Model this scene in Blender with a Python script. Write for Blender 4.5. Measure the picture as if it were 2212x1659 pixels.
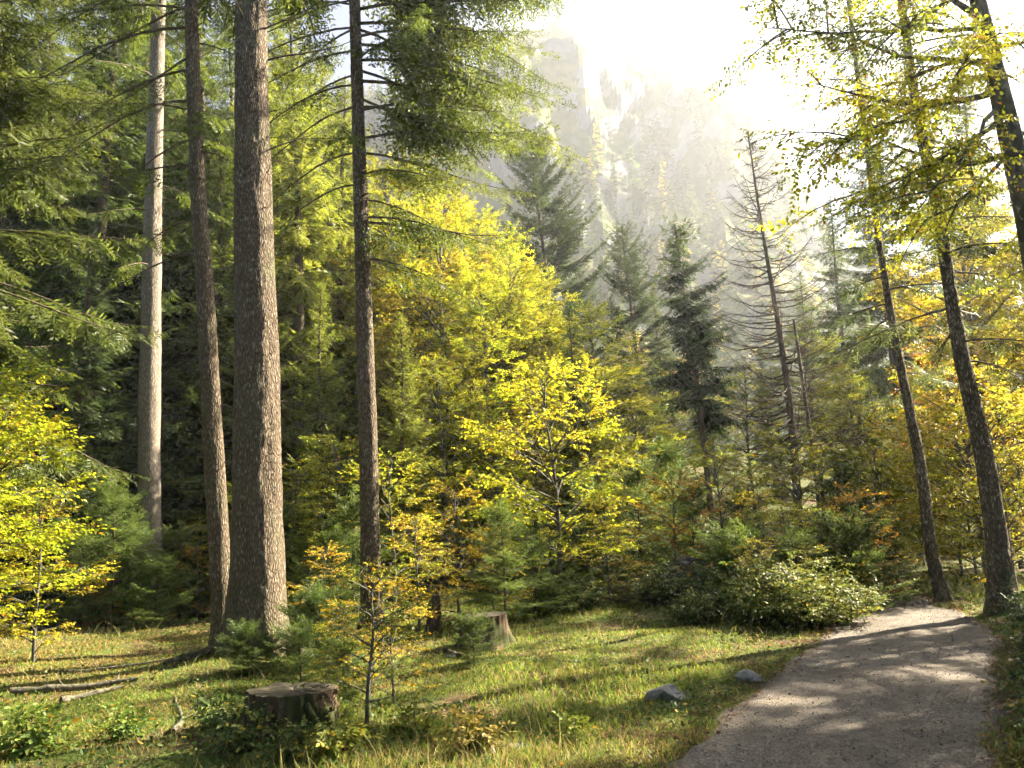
import bpy, math, numpy as np
for _o in list(bpy.data.objects): bpy.data.objects.remove(_o)
SC = bpy.context.scene
rad = math.radians

# ------------------------------------------------------------------ camera
PITCH, ROLL, EYE, FPX = rad(10), rad(-2.9), 1.6, 1719.0
from mathutils import Matrix
cam = bpy.data.objects.new('camera', bpy.data.cameras.new('camera'))
SC.collection.objects.link(cam)
cam.data.sensor_width = 36; cam.data.lens = FPX/2212*36
cam.data.clip_start = 0.05; cam.data.clip_end = 3000
cam.matrix_world = Matrix.Translation((0, 0, EYE)) @ Matrix.Rotation(math.pi/2+PITCH, 4, 'X') @ Matrix.Rotation(ROLL, 4, 'Z')
SC.camera = cam
# ------------------------------------------------------------------ sky and sun
SUN_EL, SUN_AZ = rad(33), rad(63)          # azimuth measured from +Y towards +X
W = bpy.data.worlds.new('World'); SC.world = W; W.use_nodes = True
nt = W.node_tree; nt.nodes.clear()
sky = nt.nodes.new('ShaderNodeTexSky'); sky.sky_type = 'NISHITA'; sky.sun_disc = False
sky.sun_elevation = SUN_EL; sky.sun_rotation = SUN_AZ
sky.air_density = 0.35; sky.dust_density = 0.2; sky.ozone_density = 1.0
bg = nt.nodes.new('ShaderNodeBackground'); bg.inputs[1].default_value = 0.05
wo = nt.nodes.new('ShaderNodeOutputWorld')
nt.links.new(sky.outputs[0], bg.inputs[0]); nt.links.new(bg.outputs[0], wo.inputs[0])
sl = bpy.data.lights.new('sun', 'SUN'); sl.energy = 5.0; sl.angle = rad(0.53); sl.color = (1.0, 0.89, 0.70)
sun = bpy.data.objects.new('sun', sl); SC.collection.objects.link(sun)
sdir = np.array([math.sin(SUN_AZ)*math.cos(SUN_EL), math.cos(SUN_AZ)*math.cos(SUN_EL), math.sin(SUN_EL)])
from mathutils import Vector
sun.rotation_euler = Vector(sdir).to_track_quat('Z', 'Y').to_euler()
sun.location = tuple(sdir*60)
SC.view_settings.view_transform = 'Standard'; SC.view_settings.look = 'None'
SC.view_settings.exposure = 3.15; SC.view_settings.gamma = 1.0
HAZE = 0.0008
cy = SC.cycles
cy.use_denoising = True
try: cy.denoiser = 'OPENIMAGEDENOISE'
except Exception: pass
cy.use_adaptive_sampling = True; cy.adaptive_threshold = 0.03; cy.adaptive_min_samples = 12
cy.max_bounces = 4; cy.diffuse_bounces = 2; cy.glossy_bounces = 2; cy.transmission_bounces = 3; cy.volume_bounces = 0
cy.caustics_reflective = False; cy.caustics_refractive = False
cy.sample_clamp_indirect = 6.0

# ------------------------------------------------------------------ small maths
RNG = np.random.default_rng(7)
_M = np.array((Matrix.Rotation(math.pi/2+PITCH, 3, 'X') @ Matrix.Rotation(ROLL, 3, 'Z')))
def _ray(x, y): return _M @ np.array([(x-1106)/FPX, -(y-829.5)/FPX, -1.0])
def ground_at(x, y, z=0.0):
    d = _ray(x, y); t = (z-EYE)/d[2]; return np.array([0, 0, EYE])+d*t
def at_depth(x, y, Y):
    d = _ray(x, y); return np.array([0, 0, EYE])+d*(Y/d[1])
def _hash(i, j, k, s):
    n = (i*374761393+j*668265263+k*1274126177+s*974634721) & 0x7fffffff
    n = ((n ^ (n >> 13))*1274126177) & 0x7fffffff
    n = ((n ^ (n >> 16))*668265263) & 0x7fffffff
    return (n & 0xffff)/65535.0
def noise(p, s=0):
    p = np.asarray(p, float); i = np.floor(p).astype(np.int64); f = p-i; f = f*f*(3-2*f)
    out = 0
    for a in (0, 1):
        for b in (0, 1):
            for c in (0, 1):
                w = (f[..., 0] if a else 1-f[..., 0])*(f[..., 1] if b else 1-f[..., 1])*(f[..., 2] if c else 1-f[..., 2])
                out = out+w*_hash(i[..., 0]+a, i[..., 1]+b, i[..., 2]+c, s)
    return out
def noise2(x, y, sc, s=0):
    return noise(np.stack([x*sc, y*sc, np.zeros_like(x)+s*7.3], -1), s)
def unit(v):
    v = np.asarray(v, float); return v/np.maximum(np.linalg.norm(v, axis=-1, keepdims=True), 1e-9)
def smooth(a, b, x):
    t = np.clip((x-a)/(b-a), 0, 1); return t*t*(3-2*t)

# ------------------------------------------------------------------ meshes
class Geo:
    def __init__(s): s.V = []; s.T = []; s.Q = []; s.R = []; s.TM = []; s.QM = []; s.n = 0
    def tris(s, V, T, R, m=0):
        V = np.asarray(V, np.float32).reshape(-1, 3)
        s.V.append(V); s.T.append(np.asarray(T, np.int64)+s.n); s.TM.append(np.full(len(T), m))
        s.R.append(np.broadcast_to(np.asarray(R, np.float32), (len(V),))); s.n += len(V)
    def quads(s, V, Q, R=0.5, m=0):
        V = np.asarray(V, np.float32).reshape(-1, 3)
        s.V.append(V); s.Q.append(np.asarray(Q, np.int64)+s.n); s.QM.append(np.full(len(Q), m))
        s.R.append(np.broadcast_to(np.asarray(R, np.float32), (len(V),))); s.n += len(V)
    def mesh(s, name, mats, smooth_all=False, smooth_quads=True):
        me = bpy.data.meshes.new(name)
        V = np.concatenate(s.V); R = np.concatenate(s.R)
        T = np.concatenate(s.T) if s.T else np.zeros((0, 3), int); Q = np.concatenate(s.Q) if s.Q else np.zeros((0, 4), int)
        loops = np.concatenate([T.ravel(), Q.ravel()]).astype(np.int32)
        me.vertices.add(len(V)); me.vertices.foreach_set('co', V.astype(np.float32).ravel())
        me.loops.add(len(loops)); me.loops.foreach_set('vertex_index', loops)
        nT, nQ = len(T), len(Q); me.polygons.add(nT+nQ)
        st = np.concatenate([np.arange(nT)*3, nT*3+np.arange(nQ)*4]).astype(np.int32)
        me.polygons.foreach_set('loop_start', st)
        mi = np.concatenate((s.TM if s.T else [])+(s.QM if s.Q else [])).astype(np.int32)
        me.polygons.foreach_set('material_index', mi)
        sm = np.zeros(nT+nQ, bool); sm[nT:] = smooth_quads
        if smooth_all: sm[:] = True
        me.polygons.foreach_set('use_smooth', sm)
        a = me.attributes.new('rnd', 'FLOAT', 'POINT'); a.data.foreach_set('value', R.astype(np.float32))
        for m in (mats if isinstance(mats, (list, tuple)) else [mats]): me.materials.append(m)
        me.update(calc_edges=True); return me
    def obj(s, name, mats, parent=None, **k):
        return link(name, s.mesh(name, mats, **k), parent)
def link(name, data, parent=None, color=None):
    o = bpy.data.objects.new(name, data); SC.collection.objects.link(o)
    if parent is not None: o.parent = parent
    if color is not None: o.color = (*color, 1)
    return o
def tag(o, label=None, cat=None, group=None, kind=None):
    for k, v in (('label', label), ('category', cat), ('group', group), ('kind', kind)):
        if v: o[k] = v
    return o
def thing(name, label, cat, loc=(0, 0, 0), rz=0, sc=1, group=None):
    o = bpy.data.objects.new(name, None); SC.collection.objects.link(o); o.empty_display_size = 0.2
    o.location = tuple(float(v) for v in loc); o.rotation_euler = (0, 0, rz)
    o.scale = (sc, sc, sc) if np.isscalar(sc) else sc
    return tag(o, label, cat, group)
def place(pV, pT, X, Z, org, scl, pR=None, rnd=None):
    """copies of a small shape: X forward dirs, Z normals, org positions, scl sizes -> one array"""
    X = unit(X); Y = unit(np.cross(Z, X)); Zn = np.cross(X, Y)
    K = len(org); scl = np.broadcast_to(np.asarray(scl, float), (K,)) if np.ndim(scl) < 2 else scl
    if np.ndim(scl) < 2: scl = np.repeat(scl[:, None], 3, 1)
    B = np.stack([X*scl[:, :1], Y*scl[:, 1:2], Zn*scl[:, 2:3]], 1)
    V = np.einsum('vi,kij->kvj', pV, B)+np.asarray(org)[:, None, :]
    T = pT[None]+(np.arange(K)*len(pV))[:, None, None]
    R = np.repeat((rnd if rnd is not None else RNG.random(K))[:, None], len(pV), 1)
    if pR is not None: R = np.clip(R*0.6+pR[None]*0.4, 0, 1)
    return V.reshape(-1, 3), T.reshape(-1, pT.shape[1]), R.ravel()
def tube(g, P, r, k=6, m=0, rnd=0.5, cap=False):
    P = np.asarray(P, float); n = len(P); r = np.broadcast_to(np.asarray(r, float), (n,))
    t = unit(np.gradient(P, axis=0)); up = np.array([0, 0, 1.0]) if abs(t[:, 2]).mean() < 0.8 else np.array([1.0, 0, 0])
    a = unit(np.cross(t, up)); b = np.cross(t, a)
    th = np.arange(k)/k*2*math.pi
    V = P[:, None]+(a[:, None]*np.cos(th)[None, :, None]+b[:, None]*np.sin(th)[None, :, None])*r[:, None, None]
    i = np.arange(n-1)[:, None]*k; j = np.arange(k)[None]
    Q = np.stack([i+j, i+(j+1) % k, i+k+(j+1) % k, i+k+j], -1).reshape(-1, 4)
    g.quads(V.reshape(-1, 3), Q, rnd, m)
def spline(P, n):
    P = np.asarray(P, float); d = np.r_[0, np.cumsum(np.linalg.norm(np.diff(P, axis=0), axis=1))]
    t = np.linspace(0, d[-1], n); out = np.stack([np.interp(t, d, P[:, i]) for i in range(P.shape[1])], -1)
    w = max(1, n//(len(P)*2))
    if w > 1 and n > 8:
        pad = np.concatenate([np.repeat(out[:1], w, 0)+(out[0]-out[1])*np.arange(w, 0, -1)[:, None], out, np.repeat(out[-1:], w, 0)+(out[-1]-out[-2])*np.arange(1, w+1)[:, None]])
        ker = np.ones(2*w+1)/(2*w+1); out = np.stack([np.convolve(pad[:, i], ker, 'valid') for i in range(P.shape[1])], -1)
    return out

# ------------------------------------------------------------------ materials
def mat(name):
    m = bpy.data.materials.new(name); m.use_nodes = True; m.node_tree.nodes.clear(); return m, m.node_tree
class N:
    def __init__(s, t): s.t = t
    def __call__(s, typ, ins=None, **kw):
        n = s.t.nodes.new(typ)
        for k, v in kw.items(): setattr(n, k, v)
        for k, v in (ins or {}).items():
            sock = n.inputs[k]
            if isinstance(v, bpy.types.NodeSocket): s.t.links.new(v, sock)
            else: sock.default_value = v
        return n
    def ramp(s, fac, stops):
        n = s.t.nodes.new('ShaderNodeValToRGB'); s.t.links.new(fac, n.inputs[0]); e = n.color_ramp.elements
        while len(e) < len(stops): e.new(0.5)
        for q, (p, c) in zip(e, stops): q.position = p; q.color = (*c, 1)
        return n.outputs[0]
    def mix(s, f, a, b, mode='MIX'):
        n = s.t.nodes.new('ShaderNodeMix'); n.data_type = 'RGBA'; n.blend_type = mode
        for sock, v in ((n.inputs[0], f), (n.inputs[6], a), (n.inputs[7], b)):
            if isinstance(v, bpy.types.NodeSocket): s.t.links.new(v, sock)
            else: sock.default_value = v if not isinstance(v, tuple) else (*v, 1)[:4]
        return n.outputs[2]
    def math(s, op, a, b=0.0):
        n = s.t.nodes.new('ShaderNodeMath'); n.operation = op
        for q, v in zip(n.inputs, (a, b)):
            if isinstance(v, bpy.types.NodeSocket): s.t.links.new(v, q)
            else: q.default_value = v
        return n.outputs[0]
    def out(s, sh): o = s.t.nodes.new('ShaderNodeOutputMaterial'); s.t.links.new(sh, o.inputs[0])

def leaf_mat(name, trans, rough, spec, vlo, vhi, hue, odd=None, oddp=0.93):
    m, t = mat(name); n = N(t)
    col = n('ShaderNodeObjectInfo').outputs['Color']
    r = n('ShaderNodeAttribute', attribute_name='rnd').outputs['Fac']
    hr = n('ShaderNodeMath', {0: r, 1: hue, 2: 0.505-hue/2}, operation='MULTIPLY_ADD').outputs[0]
    r2 = n.math('FRACT', n.math('MULTIPLY', r, 7.31))
    vr = n('ShaderNodeMapRange', {0: r2, 3: vlo, 4: vhi}).outputs[0]
    c = n('ShaderNodeHueSaturation', {'Hue': hr, 'Saturation': 1.0, 'Value': vr, 'Color': col}).outputs[0]
    if odd:
        r3 = n.math('FRACT', n.math('MULTIPLY', r, 31.7))
        c = n.mix(n.math('GREATER_THAN', r3, oddp), c, odd)
    b = n('ShaderNodeBsdfPrincipled', {'Base Color': c, 'Roughness': rough, 'Specular IOR Level': spec})
    tc = n('ShaderNodeHueSaturation', {'Hue': 0.495, 'Saturation': 1.0, 'Value': 1.18, 'Color': c}).outputs[0]
    tr = n('ShaderNodeBsdfTranslucent', {'Color': tc})
    mx = n('ShaderNodeMixShader', {0: trans, 1: b.outputs[0], 2: tr.outputs[0]})
    n.out(mx.outputs[0]); return m
M_LEAF = leaf_mat('beech_leaf', 0.6, 0.45, 0.3, 0.5, 1.25, 0.085, (0.36, 0.17, 0.012), 0.965)
M_NEEDLE = leaf_mat('conifer_needle', 0.5, 0.5, 0.3, 0.55, 1.35, 0.05)
M_BUSH = leaf_mat('bramble_leaf', 0.35, 0.5, 0.22, 0.55, 1.4, 0.08, (0.36, 0.26, 0.03), 0.93)

def bark(name, c1, c2, c3, sx, sz, bump, dist):
    m, t = mat(name); n = N(t)
    tc = n('ShaderNodeTexCoord').outputs['Object']
    mp = n('ShaderNodeMapping', {0: tc, 3: (sx, sx, sz)}).outputs[0]
    v = n('ShaderNodeTexVoronoi', {'Vector': mp, 'Scale': 1.0, 'Randomness': 1.0}, feature='DISTANCE_TO_EDGE').outputs[0]
    f = n('ShaderNodeTexNoise', {'Vector': mp, 'Scale': 1.6, 'Detail': 6.0, 'Roughness': 0.65}).outputs[0]
    big = n('ShaderNodeTexNoise', {'Vector': tc, 'Scale': 1.7, 'Detail': 3.0}).outputs[0]
    base = n.ramp(n.math('MULTIPLY', n.math('ADD', n.math('MULTIPLY', v, 1.4), f), 0.62), [(0.15, c1), (0.55, c2), (0.85, c3)])
    base = n.mix(n.ramp(big, [(0.5, (0, 0, 0)), (0.72, (0.5, 0.5, 0.5))]), base, (0.13, 0.13, 0.07))
    zz0 = n('ShaderNodeSeparateXYZ', {0: tc}).outputs[2]
    ms = n.math('MULTIPLY', n.ramp(n.math('ADD', n.math('MULTIPLY', zz0, 0.35), big), [(0.45, (1, 1, 1)), (0.80, (0, 0, 0))]), n.ramp(f, [(0.42, (0, 0, 0)), (0.6, (1, 1, 1))]))
    if sx > 12: base = n.mix(n.math('MULTIPLY', ms, 0.8), base, (0.06, 0.075, 0.018))
    li = n('ShaderNodeTexNoise', {'Vector': tc, 'Scale': 9.0, 'Detail': 5.0, 'Roughness': 0.7}).outputs[0]
    base = n.mix(n.ramp(li, [(0.60, (0, 0, 0)), (0.68, (0.55, 0.55, 0.55))]), base, (0.33, 0.33, 0.27))
    h = n.math('ADD', n.math('MULTIPLY', n.math('MINIMUM', v, 0.25), 2.2), n.math('MULTIPLY', f, 0.7))
    bp = n('ShaderNodeBump', {'Strength': bump, 'Distance': dist, 'Height': h}).outputs[0]
    b = n('ShaderNodeBsdfPrincipled', {'Base Color': base, 'Roughness': 0.9, 'Specular IOR Level': 0.15, 'Normal': bp})
    n.out(b.outputs[0]); return m
M_BARK = bark('spruce_bark', (0.03, 0.021, 0.013), (0.165, 0.124, 0.084), (0.45, 0.39, 0.30), 36, 10, 1.0, 0.026)
M_BARKP = bark('sunlit_bark', (0.07, 0.055, 0.042), (0.235, 0.195, 0.152), (0.37, 0.325, 0.265), 22, 7, 0.7, 0.012)  # lighter copy of the spruce bark, with sunlight put into its colour
M_BARKB = bark('beech_bark', (0.06, 0.055, 0.045), (0.13, 0.12, 0.10), (0.22, 0.205, 0.18), 9, 5, 0.4, 0.01)
M_BARKD = bark('dead_bark', (0.055, 0.04, 0.03), (0.13, 0.095, 0.065), (0.24, 0.18, 0.125), 20, 6, 0.7, 0.01)
M_TWIG = bark('twig_bark', (0.05, 0.035, 0.025), (0.11, 0.08, 0.055), (0.18, 0.14, 0.10), 20, 20, 0.3, 0.003)

# ------------------------------------------------------------------ ground shape
PC = np.array([(-1.6, -1.5), (-0.2, 1.5), (0.95, 3.8), (1.85, 5.35), (2.35, 6.2), (3.4, 8.0), (4.6, 9.95), (5.15, 11.2), (5.5, 12.6), (5.8, 14.0), (6.2, 15.4), (6.5, 17.0), (6.25, 19.0), (5.2, 21.2), (3.4, 23)])
PCS = spline(PC, 160)
PHW = 0.98
def path_side(x, y):
    """distance to the path's middle line, positive on its right side"""
    sh = np.shape(x); x = np.ravel(x); y = np.ravel(y); best = np.full(len(x), 1e9); sgn = np.ones(len(x))
    tg = np.gradient(PCS, axis=0)
    for k in range(0, len(PCS), 1):
        dx = x-PCS[k, 0]; dy = y-PCS[k, 1]; d = dx*dx+dy*dy; b = d < best
        best[b] = d[b]; sgn[b] = np.where(dx[b]*tg[k, 1]-dy[b]*tg[k, 0] > 0, 1, -1)
    return (np.sqrt(best)*sgn).reshape(sh)
def hgt(x, y):
    x = np.asarray(x, float); y = np.asarray(y, float)
    near = (x > -60) & (x < 60) & (y > -10) & (y < 80)
    pd = np.where(near, 0.0, 40.0)
    if near.any(): pd = np.array(pd); pd[near] = path_side(x[near], y[near])
    ap = np.abs(pd); m = smooth(PHW-0.1, PHW+1.2, ap)
    h = m*((noise2(x, y, 0.55, 3)-0.5)*0.16+(noise2(x, y, 2.3, 4)-0.5)*0.05)
    h = h+smooth(PHW+0.05, PHW+1.0, pd)*(y < 40)*0.38*smooth(14, 9, y)
    h = h+0.16*np.exp(-((x+3.6)**2+(y-10.9)**2)/1.6)+0.14*np.exp(-((x+1.95)**2+(y-6.9)**2)/0.9)+0.06*np.exp(-((x+0.5)**2+(y-11)**2)/0.8)
    h = h+smooth(24, 70, y)*7.0+smooth(60, 400, y)*6+smooth(-8, -40, x)*4*smooth(10, 30, y)
    h = h+m*smooth(30, 90, np.hypot(x, y))*(noise2(x, y, 0.05, 9)-0.5)*3
    return h
def gz(x, y): return float(hgt(np.array([x]), np.array([y]))[0])
def on_ground(x, y, dz=0.0): return np.array([x, y, gz(x, y)+dz])

def grid_mesh(X, Y, Z, g, m=0, rnd=0.5):
    a, b = X.shape; i = np.arange(a-1)[:, None]*b; j = np.arange(b-1)[None]
    Q = np.stack([i+j, i+j+1, i+b+j+1, i+b+j], -1).reshape(-1, 4)
    g.quads(np.stack([X, Y, Z], -1).reshape(-1, 3), Q, rnd, m)

# ground material: short turf, moss, litter
m, t = mat('forest_ground'); n = N(t)
tc = n('ShaderNodeTexCoord').outputs['Object']
a = n('ShaderNodeTexNoise', {'Vector': tc, 'Scale': 0.9, 'Detail': 6.0, 'Roughness': 0.6}).outputs[0]
b_ = n('ShaderNodeTexNoise', {'Vector': tc, 'Scale': 14.0, 'Detail': 6.0, 'Roughness': 0.7}).outputs[0]
c_ = n('ShaderNodeTexNoise', {'Vector': tc, 'Scale': 80.0, 'Detail': 4.0, 'Roughness': 0.7}).outputs[0]
grs = n.ramp(c_, [(0.3, (0.035, 0.05, 0.012)), (0.55, (0.09, 0.12, 0.025)), (0.75, (0.18, 0.17, 0.05))])
lit = n.ramp(b_, [(0.3, (0.035, 0.024, 0.014)), (0.5, (0.10, 0.068, 0.036)), (0.7, (0.21, 0.14, 0.065))])
c = n.mix(n.ramp(a, [(0.44, (0, 0, 0)), (0.6, (1, 1, 1))]), grs, lit)
bp = n('ShaderNodeBump', {'Strength': 0.9, 'Distance': 0.03, 'Height': n.math('ADD', b_, n.math('MULTIPLY', c_, 0.5))}).outputs[0]
n.out(n('ShaderNodeBsdfPrincipled', {'Base Color': c, 'Roughness': 0.95, 'Specular IOR Level': 0.1, 'Normal': bp}).outputs[0]); M_GROUND = m
# gravel
m, t = mat('path_gravel'); n = N(t)
tc = n('ShaderNodeTexCoord').outputs['Object']
v = n('ShaderNodeTexVoronoi', {'Vector': tc, 'Scale': 55.0}, feature='F1')
v2 = n('ShaderNodeTexVoronoi', {'Vector': tc, 'Scale': 130.0}, feature='F1')
a = n('ShaderNodeTexNoise', {'Vector': tc, 'Scale': 1.3, 'Detail': 7.0, 'Roughness': 0.6}).outputs[0]
f = n('ShaderNodeTexNoise', {'Vector': tc, 'Scale': 40.0, 'Detail': 5.0, 'Roughness': 0.7}).outputs[0]
st = n('ShaderNodeSeparateColor', {0: v.outputs['Color']}).outputs[0]
c = n.ramp(st, [(0.05, (0.085, 0.07, 0.056)), (0.5, (0.16, 0.135, 0.108)), (0.9, (0.25, 0.215, 0.175)), (1.0, (0.40, 0.36, 0.31))])
c = n.mix(0.5, c, n.ramp(f, [(0.3, (0.09, 0.075, 0.06)), (0.7, (0.22, 0.185, 0.15))]))
c = n.mix(n.ramp(a, [(0.42, (0, 0, 0)), (0.66, (0.7, 0.7, 0.7))]), c, (0.105, 0.085, 0.062))
c = n.mix(n.ramp(n('ShaderNodeTexNoise', {'Vector': tc, 'Scale': 4.5, 'Detail': 6.0, 'Roughness': 0.7}).outputs[0], [(0.5, (0, 0, 0)), (0.7, (0.45, 0.45, 0.45))]), c, (0.26, 0.23, 0.19))
h = n.math('ADD', n.math('ADD', v.outputs['Distance'], n.math('MULTIPLY', v2.outputs['Distance'], 0.5)), n.math('MULTIPLY', f, 0.6))
bp = n('ShaderNodeBump', {'Strength': 0.8, 'Distance': 0.012, 'Height': h}).outputs[0]
n.out(n('ShaderNodeBsdfPrincipled', {'Base Color': c, 'Roughness': 0.92, 'Specular IOR Level': 0.2, 'Normal': bp}).outputs[0]); M_GRAVEL = m
# rock
def rock_mat(name, c1, c2, c3, sc, bump, dist, moss=0.0):
    m, t = mat(name); n = N(t)
    tc = n('ShaderNodeTexCoord').outputs['Object']
    a = n('ShaderNodeTexNoise', {'Vector': tc, 'Scale': sc, 'Detail': 9.0, 'Roughness': 0.65}).outputs[0]
    c = n.ramp(a, [(0.3, c1), (0.5, c2), (0.72, c3)])
    if moss:
        q = n('ShaderNodeTexNoise', {'Vector': tc, 'Scale': sc*0.4, 'Detail': 5.0}).outputs[0]
        c = n.mix(n.ramp(q, [(0.52, (0, 0, 0)), (0.62, (moss, moss, moss))]), c, (0.06, 0.075, 0.02))
    bp = n('ShaderNodeBump', {'Strength': bump, 'Distance': dist, 'Height': a}).outputs[0]
    n.out(n('ShaderNodeBsdfPrincipled', {'Base Color': c, 'Roughness': 0.9, 'Specular IOR Level': 0.2, 'Normal': bp}).outputs[0]); return m
M_ROCK = rock_mat('grey_stone', (0.12, 0.115, 0.105), (0.28, 0.265, 0.24), (0.46, 0.44, 0.40), 7, 1.0, 0.04, 0.85)
M_BOULDER = rock_mat('mossy_stone', (0.03, 0.03, 0.027), (0.07, 0.068, 0.06), (0.14, 0.135, 0.12), 3, 0.7, 0.05, 0.9)

# ------------------------------------------------------------------ ground, path, mountain
u = np.linspace(-1, 1, 250); v = np.linspace(0, 1, 250)
gx = np.sign(u)*(np.abs(u)*14+np.abs(u)**5*430); gy = -14+v*44+v**6*460
X, Y = np.meshgrid(gx, gy)
g = Geo(); grid_mesh(X, Y, hgt(X, Y), g)
tag(g.obj('ground', M_GROUND), kind='structure')
tn = unit(np.gradient(PCS, axis=0)); nr = np.stack([tn[:, 1], -tn[:, 0]], -1)
PF = spline(PC, 420); tn = unit(np.gradient(PF, axis=0)); nr = np.stack([tn[:, 1], -tn[:, 0]], -1)
w = np.linspace(-1, 1, 26)
edge = np.stack([PHW*(1+0.22*(noise2(PF[:, 0], PF[:, 1], 1.6, 21+s)-0.5)+0.10*(noise2(PF[:, 0], PF[:, 1], 6, 23+s)-0.5)) for s in (0, 1)])
off = np.where(w[None] < 0, w[None]*edge[0][:, None], w[None]*edge[1][:, None])
X = PF[:, :1]+nr[:, :1]*off; Y = PF[:, 1:]+nr[:, 1:]*off
Z = hgt(X, Y)+0.012+0.02*(1-w[None]**2)+0.022*(noise2(X, Y, 2.2, 31)-0.5)+0.01*(noise2(X, Y, 7, 32)-0.5)-0.014*np.exp(-((np.abs(w[None])-.5)/.16)**2)
Z[:, 0] -= 0.02; Z[:, -1] -= 0.02
g = Geo(); grid_mesh(X.T, Y.T, Z.T, g)
tag(g.obj('path', M_GRAVEL), kind='structure')

m, t = mat('mountain_rock'); n = N(t)
tc = n('ShaderNodeTexCoord').outputs['Object']; ge = n('ShaderNodeNewGeometry').outputs['True Normal']
nz = n('ShaderNodeSeparateXYZ', {0: ge}).outputs[2]
a = n('ShaderNodeTexNoise', {'Vector': tc, 'Scale': 0.05, 'Detail': 9.0, 'Roughness': 0.65}).outputs[0]
rk = n.ramp(a, [(0.3, (0.09, 0.09, 0.09)), (0.5, (0.17, 0.165, 0.155)), (0.7, (0.27, 0.26, 0.24))])
fo = n.ramp(a, [(0.3, (0.03, 0.045, 0.015)), (0.55, (0.07, 0.085, 0.02)), (0.7, (0.2, 0.15, 0.03))])
c = n.mix(n.ramp(n.math('ADD', nz, n.math('MULTIPLY', n.math('SUBTRACT', a, 0.5), 0.5)), [(0.24, (0, 0, 0)), (0.40, (1, 1, 1))]), rk, fo)
n.out(n('ShaderNodeBsdfPrincipled', {'Base Color': c, 'Roughness': 0.95, 'Specular IOR Level': 0.1}).outputs[0]); M_MOUNT = m
RIDGE = np.array([(-400, 520), (0, 420), (350, 330), (560, 270), (760, 215), (980, 190), (1090, 120), (1130, 70), (1200, 50), (1265, 75), (1300, 120), (1420, 150), (1530, 190), (1620, 250), (1720, 390), (1800, 520), (1900, 620), (2050, 700), (2250, 760), (2600, 800)], float)
def ridge_profile():
    az, zz = [], []
    for x, y in RIDGE:
        d = _ray(x, y); az.append(math.atan2(d[0], d[1])); zz.append(d[2]/math.hypot(d[0], d[1]))
    return np.array(az), np.array(zz)
RA, RE = ridge_profile()
def mount(az, v):
    """point on the mountain: compass angle from the valley, v from the foot (0) over the ridge (1) and down behind"""
    el = np.interp(az, RA, RE); D1 = 330+60*(noise2(az*9, az*0, 1.0, 41)-0.5)
    H = el*D1+EYE
    prof = np.where(v < 0.45, 0.42*(v/0.45)**1.25, np.where(v < 0.56, 0.42+(v-0.45)/0.11*0.24, np.where(v < 0.84, 0.66+(v-0.56)/0.28*0.14, 0.80+(v-0.84)/0.16*0.20)))
    prof = np.where(v > 1, 1-(v-1)*1.6, prof)
    D = 95+v*(D1-95)
    x = np.sin(az)*D; y = np.cos(az)*D
    q = np.clip(v*4, 0, 1)
    z = H*prof+q*((noise2(x, y, 0.03, 42)-0.5)*12+(noise2(x, y, 0.09, 43)-0.5)*9)*smooth(1.02, 0.8, v)+(noise2(x, y, 0.25, 44)-0.5)*4*q
    bul = q*(noise(np.stack([az*22, z*0.03, v*0], -1), 45)-0.5)*7+q*(noise(np.stack([az*60, z*0.12, v*0], -1), 46)-0.5)*5
    return x+np.sin(az)*bul, y+np.cos(az)*bul, z-1.5*(1-q)-3*(v <= 0)
az = np.linspace(-0.95, 0.95, 360); vv = np.linspace(0, 1.2, 200)
A, V_ = np.meshgrid(az, vv)
X, Y, Z = mount(A, V_)
g = Geo(); MTOP = float(Z.max()); grid_mesh(X, Y, Z, g); tag(g.obj('mountain', M_MOUNT, smooth_quads=False), kind='structure')

# ------------------------------------------------------------------ leaf shapes
def rhombs(P, D, L, Wd, Nn, R, mid=0.45):
    """flat pointed blades; returns V,T,R"""
    S = unit(np.cross(Nn, D)); L = np.asarray(L)[:, None]; Wd = np.asarray(Wd)[:, None]
    V = np.stack([P, P+D*L*mid+S*Wd/2, P+D*L, P+D*L*mid-S*Wd/2], 1)
    K = len(P); b = (np.arange(K)*4)[:, None]
    T = np.stack([b+np.array([[0, 1, 2]]), b+np.array([[0, 2, 3]])], 1).reshape(-1, 3)
    return V.reshape(-1, 3), T, np.repeat(R, 4)
def needle_spray(rng, step=0.12, wd=0.055, fine=0):
    P, D, L = [(0, 0, 0)], [(1, 0, 0)], [1.0]
    for tt in np.arange(0.08, 0.95, step):
        for s in (-1, 1):
            an = rad(rng.uniform(40, 62)); z = rng.uniform(-0.3, 0.15)
            P.append((tt+rng.uniform(-.02, .02), 0, 0)); D.append((math.cos(an), s*math.sin(an), z)); L.append((0.42*(1-tt)+0.12)*rng.uniform(0.7, 1.15))
    P = np.array(P, float); D = unit(D); L = np.array(L); Nn = unit(np.array([[0, 0, 1.0]])+rng.normal(0, .45, (len(P), 3)))
    if not fine:
        V, T, R = rhombs(P, D, L, np.full(len(P), wd)*rng.uniform(.8, 1.2, len(P)), Nn, rng.random(len(P)), 0.5)
        return V, T, R
    PP, DD, LL, NN = [], [], [], []
    S = unit(np.cross(Nn, D))
    for i in range(len(P)):
        k = max(2, int(fine*L[i]*2.2))
        for q in np.linspace(0.05, 0.97, k):
            for s in (-1, 1):
                an = rad(rng.uniform(35, 65)); d = D[i]*math.cos(an)+S[i]*s*math.sin(an)+rng.normal(0, .18, 3)
                PP.append(P[i]+D[i]*L[i]*q); DD.append(d); LL.append(wd*rng.uniform(.8, 1.25)); NN.append(Nn[i]+rng.normal(0, .3, 3))
    PP = np.array(PP); DD = unit(DD); LL = np.array(LL)
    V, T, R = rhombs(PP, DD, LL, LL*0.34, unit(NN), rng.random(len(PP)), 0.4)
    return V, T, R
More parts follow.
